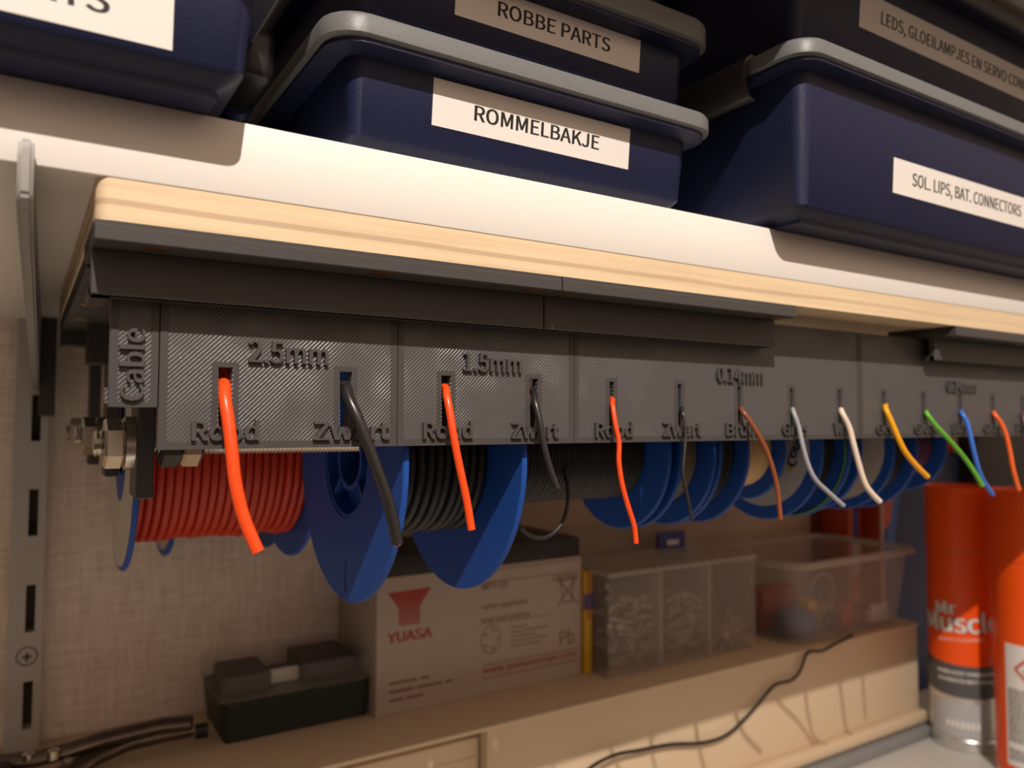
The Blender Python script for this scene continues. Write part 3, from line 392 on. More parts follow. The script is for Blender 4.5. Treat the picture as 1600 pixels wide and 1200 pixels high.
# white shelf board and plywood board under it
tag(MB().box(-420, 1100, 0, 309, 0, 18, .5).build('shelf_board', white_board), 'white melamine shelf board carrying the blue boxes', 'shelf', 'white shelf boards')
tag(MB().box(-420, 1100, -82, 309, 139.5, 157.5, .5).build('shelf_board', white_board), 'unseen white board added above to shade the upper blue boxes', 'shelf', 'white shelf boards')  # added out of view; its front edge is set to shade the upper boxes
p = MB(); pts = []
for k in range(7):
    a = math.radians(180 + 90 * k / 6); pts.append((15 + 3 * math.cos(a), 3.3 + 3 * math.sin(a)))
p.prism(pts + [(1000, .3), (1000, 200), (12, 200)], 'Z', -9.5, -.05)
tag(p.build('plywood_board', plywood, base=(12, 100, -9.5), smooth=50), 'pale plywood board fixed under the white shelf', 'board')

# slotted wall upright with real slots
u = thing('slotted_upright', (3.5, 304, -320), 'grey slotted steel upright screwed to the wall at far left', 'shelf upright')
slots = [(-91 - 50.4 * k, -115.8 - 50.4 * k) for k in range(-11, 4)]
r_ = MB(); r_.box(-4, 3.6, 298, 309.5, -319.9, 560); r_.box(8, 11.5, 298, 309.5, -319.9, 560)
edge = -319.9
for zt, zb in sorted(slots, key=lambda q: q[1]):
    if zb > edge: r_.box(3.6, 8, 298, 309.5, edge, zb)
    edge = zt
r_.box(3.6, 8, 298, 309.5, edge, 560)
r_.build('rail', rail_grey, u)
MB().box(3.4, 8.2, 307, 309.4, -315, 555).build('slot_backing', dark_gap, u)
sc_ = MB().lathe([(0, 297.2), (2.6, 297.2), (4.3, 297.9), (4.3, 299)], 'Y', (4.9, -178.6), 24)
scr = sc_.build('screw', rail_grey, u)
rg = MB().lathe([(4.4, 297.85), (5.0, 297.85), (5.0, 298.4), (4.4, 298.4)], 'Y', (4.9, -178.6), 32, closed=True); rg.build('screw_rim', dark_gap, scr, base=scr['_b'])
x = MB(); x.box(2.7, 7.1, 296.9, 297.5, -179.1, -178.1); x.box(4.4, 5.4, 296.9, 297.5, -180.8, -176.4); x.build('cross_recess', dark_gap, scr, base=scr['_b'])

# shelf bracket: tapered plate hooked into the upright
br = MB(); prof = [(-6, 3.4), (-4.5, 3.9), (-1, 3.6), (-.4, 1.5), (-.4, -.15), (298.5, -.15), (298.5, -38), (0, -11.5), (-4, -10.6), (-6.3, -8), (-6.6, 0)]
A = [br.bm.verts.new((-2.5 + 6.0 * (y + 5) / 303, y, z)) for y, z in prof]; B = [br.bm.verts.new((.4 + 6.3 * (y + 5) / 303, y, z)) for y, z in prof]
br.bm.faces.new(A); br.bm.faces.new(B[::-1])
for i in range(len(prof)): br.bm.faces.new((A[i], B[i], B[(i + 1) % len(prof)], A[(i + 1) % len(prof)]))
bmesh.ops.recalc_face_normals(br.bm, faces=br.bm.faces[:]); bracket_grey = mat('bracket_grey_lacquer', (.29, .28, .265), .4)
bmesh.ops.bevel(br.bm, geom=br.bm.edges[:], offset=.7, segments=2, affect='EDGES')
tag(br.build('shelf_bracket', bracket_grey), 'thin grey tapered bracket with rounded nose under the shelf front', 'shelf bracket')

# ------------------------------------------------------------------ printed mounting brackets under the plywood
def bracket(x0, x1, w0, w1, screws, label, left_return=False):
    t = thing('mounting_bracket', ((x0 + x1) / 2, 16, -24.6), label, 'bracket', 'printed brackets under the plywood board')
    c = MB(); c.box(x0, x1, 0, 33, -14, -10.6, .25, 1); c.box(x0, x1, .35, 33, -10.6, -9.55)
    c.box(w0, w1, 10, 13, -24.6, -13.9, .3, 1); c.box(w0, w1, 10.2, 16.6, -24.6, -22.2, .3, 1)
    if left_return: c.box(w0, w0 + 4.6, 10.2, 32, -24.6, -22.2, .3, 1)
    c.build('channel', pla, t)
    for sx_ in screws:
        s = MB(); s.lathe([(.4, -14.05), (1.7, -14.35), (2.9, -14.1), (2.9, -13.5)], 'Z', (sx_, 5), 20); s.build('screw', copper, t)
    return t
bracket(11.8, 136.5, 12, 136.6, (24.6, 80, 128.6), 'dark grey printed bracket under plywood at the rounded board end', True)
bracket(136.9, 245.6, 136.9, 245.2, (140.8, 228, 241.5), 'dark grey printed bracket under plywood, butted between bracket and gap')
bracket(357, 480, 357, 480, (424,), 'dark grey printed bracket under plywood beyond the open gap')

# ------------------------------------------------------------------ the wire rack
rack = thing('wire_dispenser_rack', (220, 120, -120), 'dark grey printed wire rack with raised lettering hanging below the plywood', 'wire rack')
ZT, ZB, YF, YB = -14.2, -60.5, 17.0, 20.0
def panel(x0, x1, slots_):
    """slots_: (centre x, top width); each slot tapers downwards right through the plate"""
    c = MB(); s0, s1 = -39.8, -57.0; e = x0 + .12
    for sx_, w in slots_:
        l, r = sx_ - w / 2, sx_ + w / 2
        c.box(e, l, YF, YB, ZB, ZT)
        c.box(l, r, YF, YB, s0, ZT); c.box(l, r, YF, YB, ZB, s1)
        c.prism([(l + w * .55, s1), (r, s1), (r, s0)], 'Y', YF, YB)
        c.prism([(l, s1), (l + w * .1, s1), (l, s0)], 'Y', YF, YB)
        e = r
    c.box(e, x1 - .12, YF, YB, ZB, ZT)
    o = c.build('label_panel', pla_diag, rack)
    f = MB()                                                   # smooth printed rim
    f.box(x0 + .12, x0 + 2.0, YF - .12, YF + .1, ZB, ZT); f.box(x1 - 2.0, x1 - .12, YF - .12, YF + .1, ZB, ZT); f.box(x0 + 2, x1 - 2, YF - .12, YF + .1, ZB, ZB + 1.9)
    for sx_, w in slots_:
        l, r = sx_ - w / 2 - 1.5, sx_ + w / 2 + 1.5
        for q in ((l, l + 1.45, -57, -38.4), (r - 1.45, r, -57, -38.4), (l + 1.45, r - 1.45, -39.75, -38.4)): f.box(q[0], q[1], YF - .1, YF + .1, q[2], q[3])
    f.build('rim', pla, o, base=o['_b'])
    return o
def word(parent, s, x0, x1, z0, h): text(MB(), s, x0, x1, z0, h, YF, depth=1.25, bold=.022).build('lettering', letter_mat, parent, base=parent['_b']) if False else _word(parent, s, x0, x1, z0, h)
def _word(parent, s, x0, x1, z0, h):
    mb = MB(); text(mb, s, x0, x1, z0, h, YF + .1, depth=1.35, bold=.022); mb.build('lettering', letter_mat, parent, base=parent['_b'])
pn = panel(27.6, 90.5, ((43.2, 3.6), (75.1, 3.6)))
_word(pn, '2.5mm', 48.6, 69.8, -38.2, 5.6); _word(pn, 'Rood', 35.2, 51.6, -58.3, 4.8); _word(pn, 'Zwart', 65.9, 88.0, -58.5, 4.8)
pn = panel(90.5, 153.6, ((106.2, 3.2), (137.6, 3.2)))
_word(pn, '1.5mm', 111.6, 132.5, -38.2, 5.6); _word(pn, 'Rood', 98.4, 115.0, -58.5, 4.8); _word(pn, 'Zwart', 128.8, 147.0, -58.7, 4.8)
pn = panel(153.6, 309.6, ((169.7, 1.9), (201.4, 1.9), (232.8, 1.9), (263.7, 1.9), (295.1, 1.9)))
_word(pn, '0.14mm', 220.0, 245.7, -38.3, 5.6)
for s, x0, x1 in (('Rood', 162.0, 178.4), ('Zwart', 192.4, 211.6), ('Bruin', 224.6, 242.4), ('Grijs', 256.9, 272.4), ('Wit', 290.0, 300.2)): _word(pn, s, x0, x1, -58.6, 4.8)
pn = panel(309.6, 466, ((327.1, 1.9), (358.8, 1.9), (390.9, 1.9), (422.2, 1.9), (453.4, 1.9)))
_word(pn, '0.14mm', 378.0, 405.0, -38.6, 5.6)
for s, x0, x1 in (('Geel', 320.2, 336.0), ('Groen', 350.0, 369.6), ('Blauw', 382.0, 401.5), ('Oranje', 412.0, 433.6), ('Paars', 444.4, 463.4)): _word(pn, s, x0, x1, -58.7, 4.8)
panel(466, 622, ((484, 1.9), (515.5, 1.9), (547, 1.9), (578, 1.9), (609.5, 1.9)))
tb = MB(); tb.box(16.8, 27.5, 17.2, 20, -50.2, -22.3, .3, 1); tb.box(15.9, 16.9, 18, 20, -49.4, -45.6, .2, 1)
tab = tb.build('end_tab', pla_diag, rack)
f = MB(); f.box(16.9, 18.6, 17.0, 17.3, -50, -24.7); f.box(25.8, 27.4, 17.0, 17.3, -50, -24.7); f.box(18.6, 25.8, 17.0, 17.3, -50.1, -48.9); f.build('rim', pla, tab, base=tab['_b'])
mb = MB(); text(mb, 'Cable', -48.6, -31.2, 24.2, 5.0, 17.25, depth=1.4, bold=.022, up=True); mb.build('lettering', letter_mat, tab, base=tab['_b'])
# hangers and rods, one row behind the other
tp = MB(); tp.box(12.6, 40, 33.5, 207, -15, -9.55, .3, 1); tp.box(12.6, 40, 196, 207, -21.6, -14.9, .3, 1); tp.box(21, 28.3, 163, 179, -31, -14.9, .3, 1); tp.prism([(28.2, -31), (28.2, -15), (36, -15)], 'Y', 164, 167); tp.box(28.2, 40, 207, 280, -14, -9.55)
tp.build('hanger_rail', pla, rack)
MB().box(6.6, 13.8, 286, 297, -52, -.3, .4, 1).build('shade_bar', pla, rack)  # dark bar added to imitate the shaded band beside the upright
for sx_ in (60, 105, 150):
    s = MB(); s.lathe([(.4, -15.05), (2.0, -15.5), (3.2, -15.1), (3.2, -14.5)], 'Z', (18, sx_), 20); s.build('screw', brass, rack)
ROWS = ((70, -60.3), (171, -60.3), (264, -60.3))
for i, (ry, rz) in enumerate(ROWS):
    a = MB(); a.box(28.2, 33, ry - 8, ry + 8, -76.5, -15.0, .4, 1); a.build('hanger_arm', pla, rack)
    xe = (440, 118, 124)[i]
    rd = MB(); prof = []; x_ = 17.5
    while x_ < xe:
        prof += [(3.35, x_), (4.0, x_ + .62)]; x_ += 1.25
    rd.lathe(prof, 'X', (ry, rz), 14); rd.build('threaded_rod', metal, rack, smooth=10)
    w = MB().lathe([(4.1, 25.6), (8, 25.6), (8, 28.1), (4.1, 28.1)], 'X', (ry, rz), 32); w.build('washer', metal, rack)
    MB().hexnut(20.0, 25.5, (ry, rz)).build('hex_nut', metal, rack, smooth=20)
MB().hexnut(35.2, 41.2, (70, -60.3)).build('hex_nut', pla, rack, smooth=20)
MB().hexnut(41.4, 47.2, (70, -60.3)).build('hex_nut', brass, rack, smooth=20)

# ------------------------------------------------------------------ spools on the rods
BORE = 9.8
def flange(t, x0, x1, c, R, paper_ring=None, hub_face=False, notch=False):
    th = x1 - x0; e = .5
    g = MB(); g.lathe([(21 if hub_face else BORE, x0), (R - e, x0), (R, x0 + e), (R, x1 - e), (R - e, x1), (BORE + .01, x1), (BORE, x1), (21 if hub_face else BORE, x1)] if not hub_face else
                      [(21, x0), (R - e, x0), (R, x0 + e), (R, x1 - e), (R - e, x1), (21, x1)], 'X', c, 96, closed=True)
    o = g.build('flange', spool_blue, t, smooth=30)
    if hub_face:                                               # recessed hub with inner tube and three spokes
        h = MB(); h.lathe([(BORE, x0 + 1.5), (BORE + 1.8, x0 + 1.5), (BORE + 1.8, x1 + 14), (BORE, x1 + 14)], 'X', c, 48, closed=True)
        h.lathe([(19.5, x0 + .4), (21.2, x0 + .4), (21.2, x1 + 14), (19.5, x1 + 14)], 'X', c, 64, closed=True)
        h.lathe([(BORE + .5, x0 + 5.5), (20, x0 + 5.5), (20, x0 + 7), (BORE + .5, x0 + 7)], 'X', c, 48, closed=True)
        for a in (225, 315, 90):
            a = math.radians(a); d = Vector((0, math.cos(a), math.sin(a))); n = Vector((0, -d.z, d.y)) * .8; C0 = Vector((0, c[0], c[1]))
            pts = [C0 + d * (BORE + 1) - n, C0 + d * 20 - n, C0 + d * 20 + n, C0 + d * (BORE + 1) + n]
            h.prism([(q.y, q.z) for q in pts], 'X', x0 + 1.2, x0 + 5.6)
        h.build('hub', spool_blue, o, base=o['_b'])
    if notch:
        n = MB().box(x0 - .06, x0 + .3, c[0] - 2.4, c[0] - .9, c[1] - R + 3, c[1] - R * .72); n.build('slit', dark_blue_slit, o, base=o['_b'])
    if paper_ring:
        pm, r0, r1 = paper_ring
        q = MB().lathe([(r0, x0 - .15), (r1, x0 - .15), (r1, x0 + .1), (r0, x0 + .1)], 'X', c, 80, closed=True); q.build('paper_label', pm, o, base=o['_b'])
    return o
dark_blue_slit = mat('slit_shadow_blue', (.008, .02, .09), .6)
def winding(t, x0, x1, c, r, wr, m, jit=.35, core=True, inner=None):
    g = MB(); n = max(1, int((x1 - x0) / (2 * wr))); st = (x1 - x0) / n
    for k in range(n):
        x_ = x0 + st * (k + .5)
        rr_ = r - wr + random.uniform(-jit, jit)
        prof = [(rr_ + wr * math.cos(2 * math.pi * i / 8), x_ + wr * 1.02 * math.sin(2 * math.pi * i / 8)) for i in range(8)]
        g.lathe(prof, 'X', (c[0] + random.uniform(-jit, jit) * .5, c[1] + random.uniform(-jit, jit) * .5), 64, closed=True)
    if core: g.lathe([(inner or BORE + .2, x0), (r - 1.4 * wr, x0), (r - 1.4 * wr, x1), (inner or BORE + .2, x1)], 'X', c, 48, closed=True)
    return g.build('winding', m, t, smooth=60)
def spool(label, x0, x1, row, R, r, wr, m, fl=2.0, cz=None, RL=None, jit=.35, group='wire spools on the rods of the rack', **kw):
    global BORE
    BORE = 9.8 if cz is None else ROWS[row][1] + 4.0 - cz
    c = (ROWS[row][0], ROWS[row][1] + 4.0 - BORE if cz is None else cz)
    t = thing('wire_spool', ((x0 + x1) / 2, c[0], c[1] - R), label, 'spool', group)
    flange(t, x0, x0 + fl, c, RL or R, **kw)
    flange(t, x1 - fl, x1, c, R)
    winding(t, x0 + fl + .2, x1 - fl - .2, c, r, wr, m, jit, inner=21.4 if kw.get('hub_face') else None)
    return t, c
# front row
spool('large blue spool of black wire, nearest one with an open spoked hub', 94.6, 138.2, 0, 49.0, 27.0, 1.6, wind_black, hub_face=True, notch=True, jit=.7)
t, c = spool('long blue spool wound with fine black wire, a loose loop hanging', 140.2, 217, 0, 33, 19.6, .75, wind_black, jit=.12)
lp = MB(); lp.tube([(148, 52, -72), (149, 48, -84), (152, 46, -92), (158, 45, -95.5), (165, 45, -94.5), (171, 46, -89), (174, 48, -80), (174.5, 52, -70)], .75, 8); lp.build('loose_loop', wind_black, t)
spool('narrow blue spool of khaki grey wire right of the black one', 221.5, 242.3, 0, 33, 24, .8, wind_khaki)
spool('narrow blue spool of fine black wire before the beige one', 243.4, 262.2, 0, 33.2, 26, .8, wind_black)
t, c = spool('small blue spool of beige wire', 266.5, 296.5, 0, 24.5, 18, .8, wind_beige, RL=19)
bl = MB(); bl.torus(270.5, (c[0], c[1] - 1), 20.0, .6); bl.build('loose_loop', wind_beige, t)
t, c = spool('blue spool with grey printed ring label and one green strand', 307.5, 329.5, 0, 35, 27, .8, wind_black, paper_ring=(label_grey, 12.5, 28.5))
gs = MB(); gs.torus(326.2, c, 34.0, .55, 80); gs.build('loose_strand', wind_green, t)
def on_disc(xf, c, ang, r0):
    a = math.radians(ang); rad = Vector((0, math.cos(a), math.sin(a))); tan = Vector((0, math.sin(a), -math.cos(a)))
    def f(u, v, d): return Vector((xf - d, c[0], c[1])) + rad * (r0 + v) + tan * u
    return f
lt = MB(); text(lt, 'Conrad', 0, 22, 0, 5.2, 0, depth=.15, bold=.03, place=on_disc(307.3, c, 205, 17)); lt.build('lettering', navy, t)
od = MB(); od.lathe([(0, 307.1), (1.3, 307.1), (1.3, 307.35), (0, 307.35)], 'X', (c[0] - 17.6, c[1] - 9.6), 20); od.build('logo_dot', yellow_print, t)
spool('thin plain blue spool just right of the green strand spool', 331.4, 341.8, 0, 33, 28, .8, wind_black)
spool('blue spool with pale label ring before the purple one', 366, 388, 0, 33.5, 28, .8, wind_black, paper_ring=(paper_old, 12.5, 28.5))
spool('small blue spool of purple wire, last in the front row', 404, 429, 0, 26, 19, .9, wind_purple, RL=14)
# second row and third row
spool('large spool of orange-red wire with paper label on its flange', 34.6, 105, 1, 49.2, 38.4, 1.65, wind_red, jit=.55, paper_ring=(paper_old, 21, 47.5))
spool('blue spool with paper label hanging behind the orange-red one', 64, 119, 2, 44, 29.5, 1.2, wind_black, cz=-82, paper_ring=(paper_old, 31, 40.5))

# ------------------------------------------------------------------ wire ends coming out of the slots
def wire_end(col, r, pts, label, core=False):
    p0 = Vector(pts[0]); P = [(p0.x - .6, 34, p0.z - 4), (p0.x, 26, p0.z - .6)] + [tuple(q) for q in pts]
    g = MB(); g.tube(P, r, 14, 7)
    o = g.build('wire_end', WC[col], None, smooth=60)
    tag(o, label, 'wire', 'wire ends hanging from the rack slots')
    d = (Vector(P[-1]) - Vector(P[-2])).normalized(); e = Vector(P[-1])
    q = MB(); q.tube([e - d * .3, e + d * (.5 if core else .06)], r * .62, 10, 1); q.build('copper_core', copper if core else WC[col], o, base=o['_b'])
    return o
wire_end('red', 1.62, [(43.3, 19.0, -44.1), (42.8, 15.0, -48.1), (43.3, 13.0, -53.8), (43.9, 11.5, -60.9), (44.7, 10.5, -68.7), (46.6, 9.5, -77.1), (49.8, 8.0, -85.6)], 'thick orange-red wire end in the Rood slot of the 2.5mm panel')
wire_end('black', 1.62, [(75.8, 19.0, -43.8), (75.4, 15.5, -47.1), (76.6, 13.0, -51.5), (78.5, 11.5, -57.2), (81.7, 10.0, -66.6), (84.9, 9.0, -76.0), (87.1, 8.0, -86.8)], 'thick black wire end in the Zwart slot of the 2.5mm panel', True)
wire_end('red', 1.18, [(106.8, 19.0, -43.2), (105.7, 15.5, -46.2), (105.7, 13.5, -50.9), (106.2, 12.0, -57.8), (107.7, 11.0, -66.7), (109.5, 10.0, -76.0), (110.7, 9.0, -84.8)], 'orange-red wire end in the Rood slot of the 1.5mm panel')
wire_end('black', 1.1, [(138.7, 19.0, -43.8), (137.1, 15.5, -47.2), (137.2, 13.5, -52.1), (137.5, 12.5, -56.7), (138.1, 11.5, -62.1), (139.4, 10.5, -68.0), (141.2, 9.0, -74.4)], 'black wire end with hollow tip in the Zwart slot of the 1.5mm panel')
wire_end('red', .86, [(171.1, 19.0, -45.3), (168.8, 15.5, -48.0), (168.2, 13.5, -53.7), (168.6, 12.0, -60.3), (167.7, 11.0, -66.6), (168.2, 10.0, -74.0), (170.1, 9.0, -81.8), (172.1, 8.5, -87.9), (172.5, 8.0, -93.6)], 'thin orange-red wire end in the Rood slot of the 0.14mm panel')
wire_end('black', .62, [(203.4, 19.0, -47.6), (201.2, 15.5, -49.7), (200.9, 14.0, -53.6), (200.2, 13.0, -58.6), (198.5, 12.0, -65.0), (196.9, 11.0, -72.1), (198.0, 10.0, -79.7), (199.1, 9.0, -87.7)], 'thin black wire end in the Zwart slot of the 0.14mm panel')
wire_end('brown', .88, [(235.0, 19.0, -47.9), (232.6, 15.0, -49.7), (234.5, 13.0, -53.6), (238.5, 11.0, -60.9), (241.9, 10.0, -68.5), (244.2, 9.0, -78.0), (244.8, 8.0, -90.5)], 'thin brown wire end over the word Bruin')
wire_end('grey', .9, [(265.8, 19.0, -47.8), (262.9, 15.5, -49.7), (263.4, 13.5, -55.6), (263.6, 12.0, -62.5), (265.3, 11.0, -69.9), (268.6, 10.0, -76.3), (275.3, 9.0, -81.6), (283.7, 8.0, -87.4)], 'thin grey wire end over the word Grijs')
wire_end('white', 1.15, [(297.5, 19.0, -47.8), (294.6, 15.5, -49.7), (296.4, 13.5, -55.7), (297.1, 12.0, -63.0), (299.4, 11.0, -72.2), (301.7, 10.0, -79.5), (305.0, 9.0, -83.8), (308.8, 8.0, -87.2)], 'white wire end over the word Wit')
wire_end('yellow', 1.2, [(330.4, 19.0, -45.7), (326.2, 15.5, -47.8), (327.2, 13.5, -53.5), (329.9, 12.0, -60.9), (333.4, 11.0, -66.9), (339.6, 10.0, -72.7), (346.9, 9.0, -78.1)], 'yellow wire end over the word Geel')
wire_end('green', 1.05, [(362.8, 19.0, -48.3), (359.3, 15.5, -49.9), (363.1, 13.5, -55.3), (371.7, 12.0, -62.0), (381.4, 11.0, -69.7), (387.8, 10.0, -76.2), (394.3, 9.0, -84.1)], 'green wire end over the word Groen')
wire_end('blue', 1.1, [(394.1, 19.0, -47.8), (389.7, 15.5, -49.4), (390.3, 13.5, -53.8), (390.6, 12.0, -61.2), (391.8, 11.0, -69.6), (395.3, 10.0, -79.9), (403.7, 9.0, -88.9)], 'blue wire end over the word Blauw')
wire_end('orange', 1.1, [(425.6, 19.0, -48.1), (420.9, 15.5, -49.5), (422.9, 13.5, -53.8), (424.6, 12.0, -59.9), (425.9, 11.0, -68.4), (426.6, 10.0, -77.5), (429.7, 9.0, -87.9)], 'orange wire end over the word Oranje')
wire_end('purple', .9, [(455.8, 19.0, -48.2), (450.0, 15.5, -50.0), (448.7, 13.5, -57.5), (448.9, 12.0, -66.9), (448.5, 10.0, -80.2)], 'purple wire end in the slot at right edge of photo')

# ------------------------------------------------------------------ blue storage boxes
def storage_box(label, xb0, xb1, yf, z0, ztop, lid_h, over, m_body=None, labels=None, depth=285, taper=2.0, rc=5.5, floor_in=5, ch=4.5, foot=False):
    yb = min(yf + depth, 306); t = thing('storage_box', ((xb0 + xb1) / 2, (yf + yb) / 2, z0), label, 'storage box', 'blue storage boxes on the shelf')
    b = MB(); R = []
    def sec(i, z, r): R.append(rr(xb0 + i, xb1 - i, yf + i, yb - i, max(r, 1.6), z))
    sec(floor_in, z0, rc - 4); sec(floor_in, z0 + 1.4, rc - 4); sec(1.2, z0 + ch - .6, rc - 2); sec(0, z0 + ch + .7, rc - 1.5)
    sec(-taper, ztop - 2, rc); sec(-taper - over * .8, ztop - 1.2, rc + over * .6); sec(-taper - over * .8, ztop, rc + over * .6)
    b.loft(R); bo = b.build('body', m_body or blue_box, t, smooth=40)
    if foot:
        MB().box(xb1 - floor_in - 8, xb1 - floor_in - 2, yf + 4.0, yf + 7, z0 + .02, z0 + 3.2, .5).build('foot_rib', m_body or blue_box, bo, base=bo['_b'])
    l = MB(); R = []; o = taper + over
    for i, z, r in ((o - 1.2, ztop, rc + over), (o, ztop + .6, rc + over), (o, ztop + lid_h - 1.6, rc + over), (o - .6, ztop + lid_h - .4, rc + over), (o - 1.8, ztop + lid_h, rc + over - 1), (o - 5, ztop + lid_h, rc + over - 3), (o - 6, ztop + lid_h - 2.5, rc + over - 4)):
        R.append(rr(xb0 - i, xb1 + i, yf - i, min(yb + i, 308.5), r - 2.5, z))
    l.loft(R); l.build('lid', grey_lid, t, smooth=40)
    for (x0, x1, za, zb, s, tx0, tx1, tz, th) in labels or ():
        tilt = taper / max(1, ztop - 2 - z0 - ch)
        def yy(z): return yf - max(0, (z - z0 - ch)) * tilt
        q = MB(); yl = yy(zb)
        v = [q.bm.verts.new(pp) for pp in ((x0, yy(za) - .12, za), (x1, yy(za) - .12, za), (x1, yy(zb) - .12, zb), (x0, yy(zb) - .12, zb), (x0, yy(za) + .3, za), (x1, yy(za) + .3, za), (x1, yy(zb) + .3, zb), (x0, yy(zb) + .3, zb))]
        for f in ((0, 1, 2, 3), (4, 7, 6, 5), (0, 4, 5, 1), (1, 5, 6, 2), (2, 6, 7, 3), (3, 7, 4, 0)): q.bm.faces.new([v[i] for i in f])
        st = q.build('label_sticker', paper, bo, base=bo['_b'])
        lt = MB(); text(lt, s, tx0, tx1, tz, th, 0, depth=.1, bold=.017, place=lambda u, v, d: (tx0 + u, yy(tz + v) - .08 - d, tz + v)); lt.build('lettering', ink, t)
    return t
LS = ((281.8, -17.0, 49.0), (281.4, -17.0, 35.4), (294.5, -17.0, 40.1), (381.4, -17.0, 42.4), (24.2, -17.0, 24.0), (12.4, -17.0, 28.4))
storage_box('low dark blue box labelled ROMMELBAKJE on the shelf', 71.5, 191.5, 5, 18, 45.6, 6.4, 7.4, labels=[(94.4, 166.2, 29.6, 42.7, 'ROMMELBAKJE', 107.8, 153.7, 33.6, 4.3)])
storage_box('dark blue box labelled ROBBE PARTS on top of another box', 73, 191.5, 5, 52.2, 76, 8.5, 7.4, labels=[(101.5, 171.2, 63.3, 76.2, 'ROBBE PARTS', 115.7, 158.5, 66.9, 4.3)], taper=1.5)
storage_box('dark blue box labelled SOL. LIPS, BAT. CONNECTORS, bottom of its stack', 228, 470, -16, 18, 72.2, 6.3, 7, labels=[(LS[0][0], 432, LS[1][2], LS[0][2], 'SOL. LIPS, BAT. CONNECTORS', LS[2][0], LS[3][0], LS[2][2], 5.0)], taper=2.5)
storage_box('dark box labelled LEDS, GLOEILAMPJES EN SERVO CONN., second of its stack', 236, 470, -8, 79.6, 128, 6.3, 6.5, labels=[(273.2, 440, 101.8, 116.2, 'LEDS, GLOEILAMPJES EN SERVO CONN', 287.2, 407, 106.6, 5.0)], taper=3)
t = storage_box('dark blue box labelled PARTS at left end of the shelf', -95, 39.6, -16, 18, 46, 6.4, 7.0, labels=[(-40, LS[4][0], LS[4][2], LS[4][2] + 12.6, 'PARTS', LS[5][0] - 23, LS[5][0], LS[5][2] - .3, 5.0)])
k = MB(); k.lathe([(0, 40), (3, 40), (4.5, 41.5), (4.5, 47), (3, 48.5), (0, 48.5)], 'Y', (50, 38), 20); k.build('latch_knob', blue_box, t)
k = MB(); k.box(44, 55, 18, 62, 37, 52, 3, 3); k.build('side_latch', black_box, t)
# translucent curved clip on the left side of the right stack
def clip(label, x, y0, y1, z0, z1):
    g = MB(); pts = []
    for k in range(10):
        a = math.radians(-75 + 150 * k / 9); pts.append((x - 6 + 6.5 * (1 - math.cos(a)) , z0 + (z1 - z0) * (math.sin(a) / 2 / math.sin(math.radians(75)) + .5)))
    for k in range(10):
        a = math.radians(75 - 150 * k / 9); pts.append((x - 4.2 + 6.5 * (1 - math.cos(a)), z0 + (z1 - z0) * (math.sin(a) / 2 / math.sin(math.radians(75)) + .5)))
    g.prism(pts, 'Y', y0, y1); return tag(g.build('lid_clip', smoke, smooth=40), label, 'clip')
smoke = mat('smoky_plastic', (.045, .040, .038), .35)
clip('dark curved lid clip on the side of the LEDS box stack', 220.5, -2, 44, 63, 79.5)

# ------------------------------------------------------------------ things on the cabinet
T0 = -227.6
bat = thing('lead_acid_battery', (254, 276, T0), 'pale grey lead acid battery with black lid on the cream cabinet', 'battery')
MB().box(178.5, 329.2, 243, 308, T0, -147, .8).build('case', batt_case, bat)
MB().box(179.2, 328.6, 243.8, 307.4, -147, -134, 1.5).build('lid', rubber, bat)
YB_ = 243.0
def bt(s, a, b_, h, m, bold=.012, nm='lettering'):
    mb = MB(); text(mb, s, a[0], b_[0], (a[2] + b_[2]) / 2, h, YB_, depth=.15, bold=bold); mb.build(nm, m, bat)
lg = MB(); top_l, top_r, nl, nr, bl_, br_ = (185.4, 243.0, -156.1), (214.0, 243.0, -155.5), (192.1, 243.0, -165.5), (206.8, 243.0, -165.5), (192.6, 243.0, -176.5), (206.5, 243.0, -176.5)
NS = 7
for k in range(NS):
    def lerp(a, b_, q): return (a[0] + (b_[0] - a[0]) * q, a[2] + (b_[2] - a[2]) * q)
    q0, q1 = k / NS, (k + 1) / NS; g0 = .10; qa, qb = q0 + g0 * .3 / NS, q1 - g0 * .3 / NS; na, nb = q0 + .12 / NS, q1 - .12 / NS; ba, bb_ = q0 + .22 / NS, q1 - .22 / NS
    lg.prism([lerp(top_l, top_r, q0), lerp(top_l, top_r, q1), lerp(nl, nr, nb), lerp(bl_, br_, bb_), lerp(bl_, br_, ba), lerp(nl, nr, na)], 'Y', 242.85, 243.1)
lg.build('logo', batt_red, bat)
bt('YUASA', (185.4, 243.0, -185.6), (214.8, 243.0, -185.8), 6.0, batt_red, .03)
bt('NP7-12', (249.8, 243.0, -161.5), (269.0, 243.0, -161.6), 4.0, batt_brown, .02)
bt('12V7Ah', (304.6, 243.0, -162.2), (324.5, 243.0, -162.1), 4.0, batt_brown, .01)
bt('valve regulated', (249.9, 243.0, -174.0), (284.0, 243.0, -173.7), 3.2, batt_brown, .01)
bt('lead acid battery', (249.5, 243.0, -182.0), (286.5, 243.0, -182.4), 3.2, batt_brown, .01)
bt('www.yuasaeurope.com', (250.6, 243.0, -214.2), (324.0, 243.0, -214.1), 3.6, batt_red, .02)
bt('Pb', (311.0, 243.0, -205.3), (322.9, 243.0, -205.7), 9.5, batt_brown, .0)
ru = MB()
for za, xa, xb in ((-149.6, 250, 327), (-157.3, 250, 327), (-183.5, 250, 303), (-209.5, 250, 327), (-217.5, 250, 327)): ru.box(xa, xb, 242.88, 243.1, za, za + .45)
for (x0, x1, z) in ((272, 284, -188.5), (272, 302, -191.5), (272, 291, -194.5), (272, 300, -197.5), (272, 296, -200.5)): ru.box(x0, x1, 242.88, 243.1, z, z + .7)
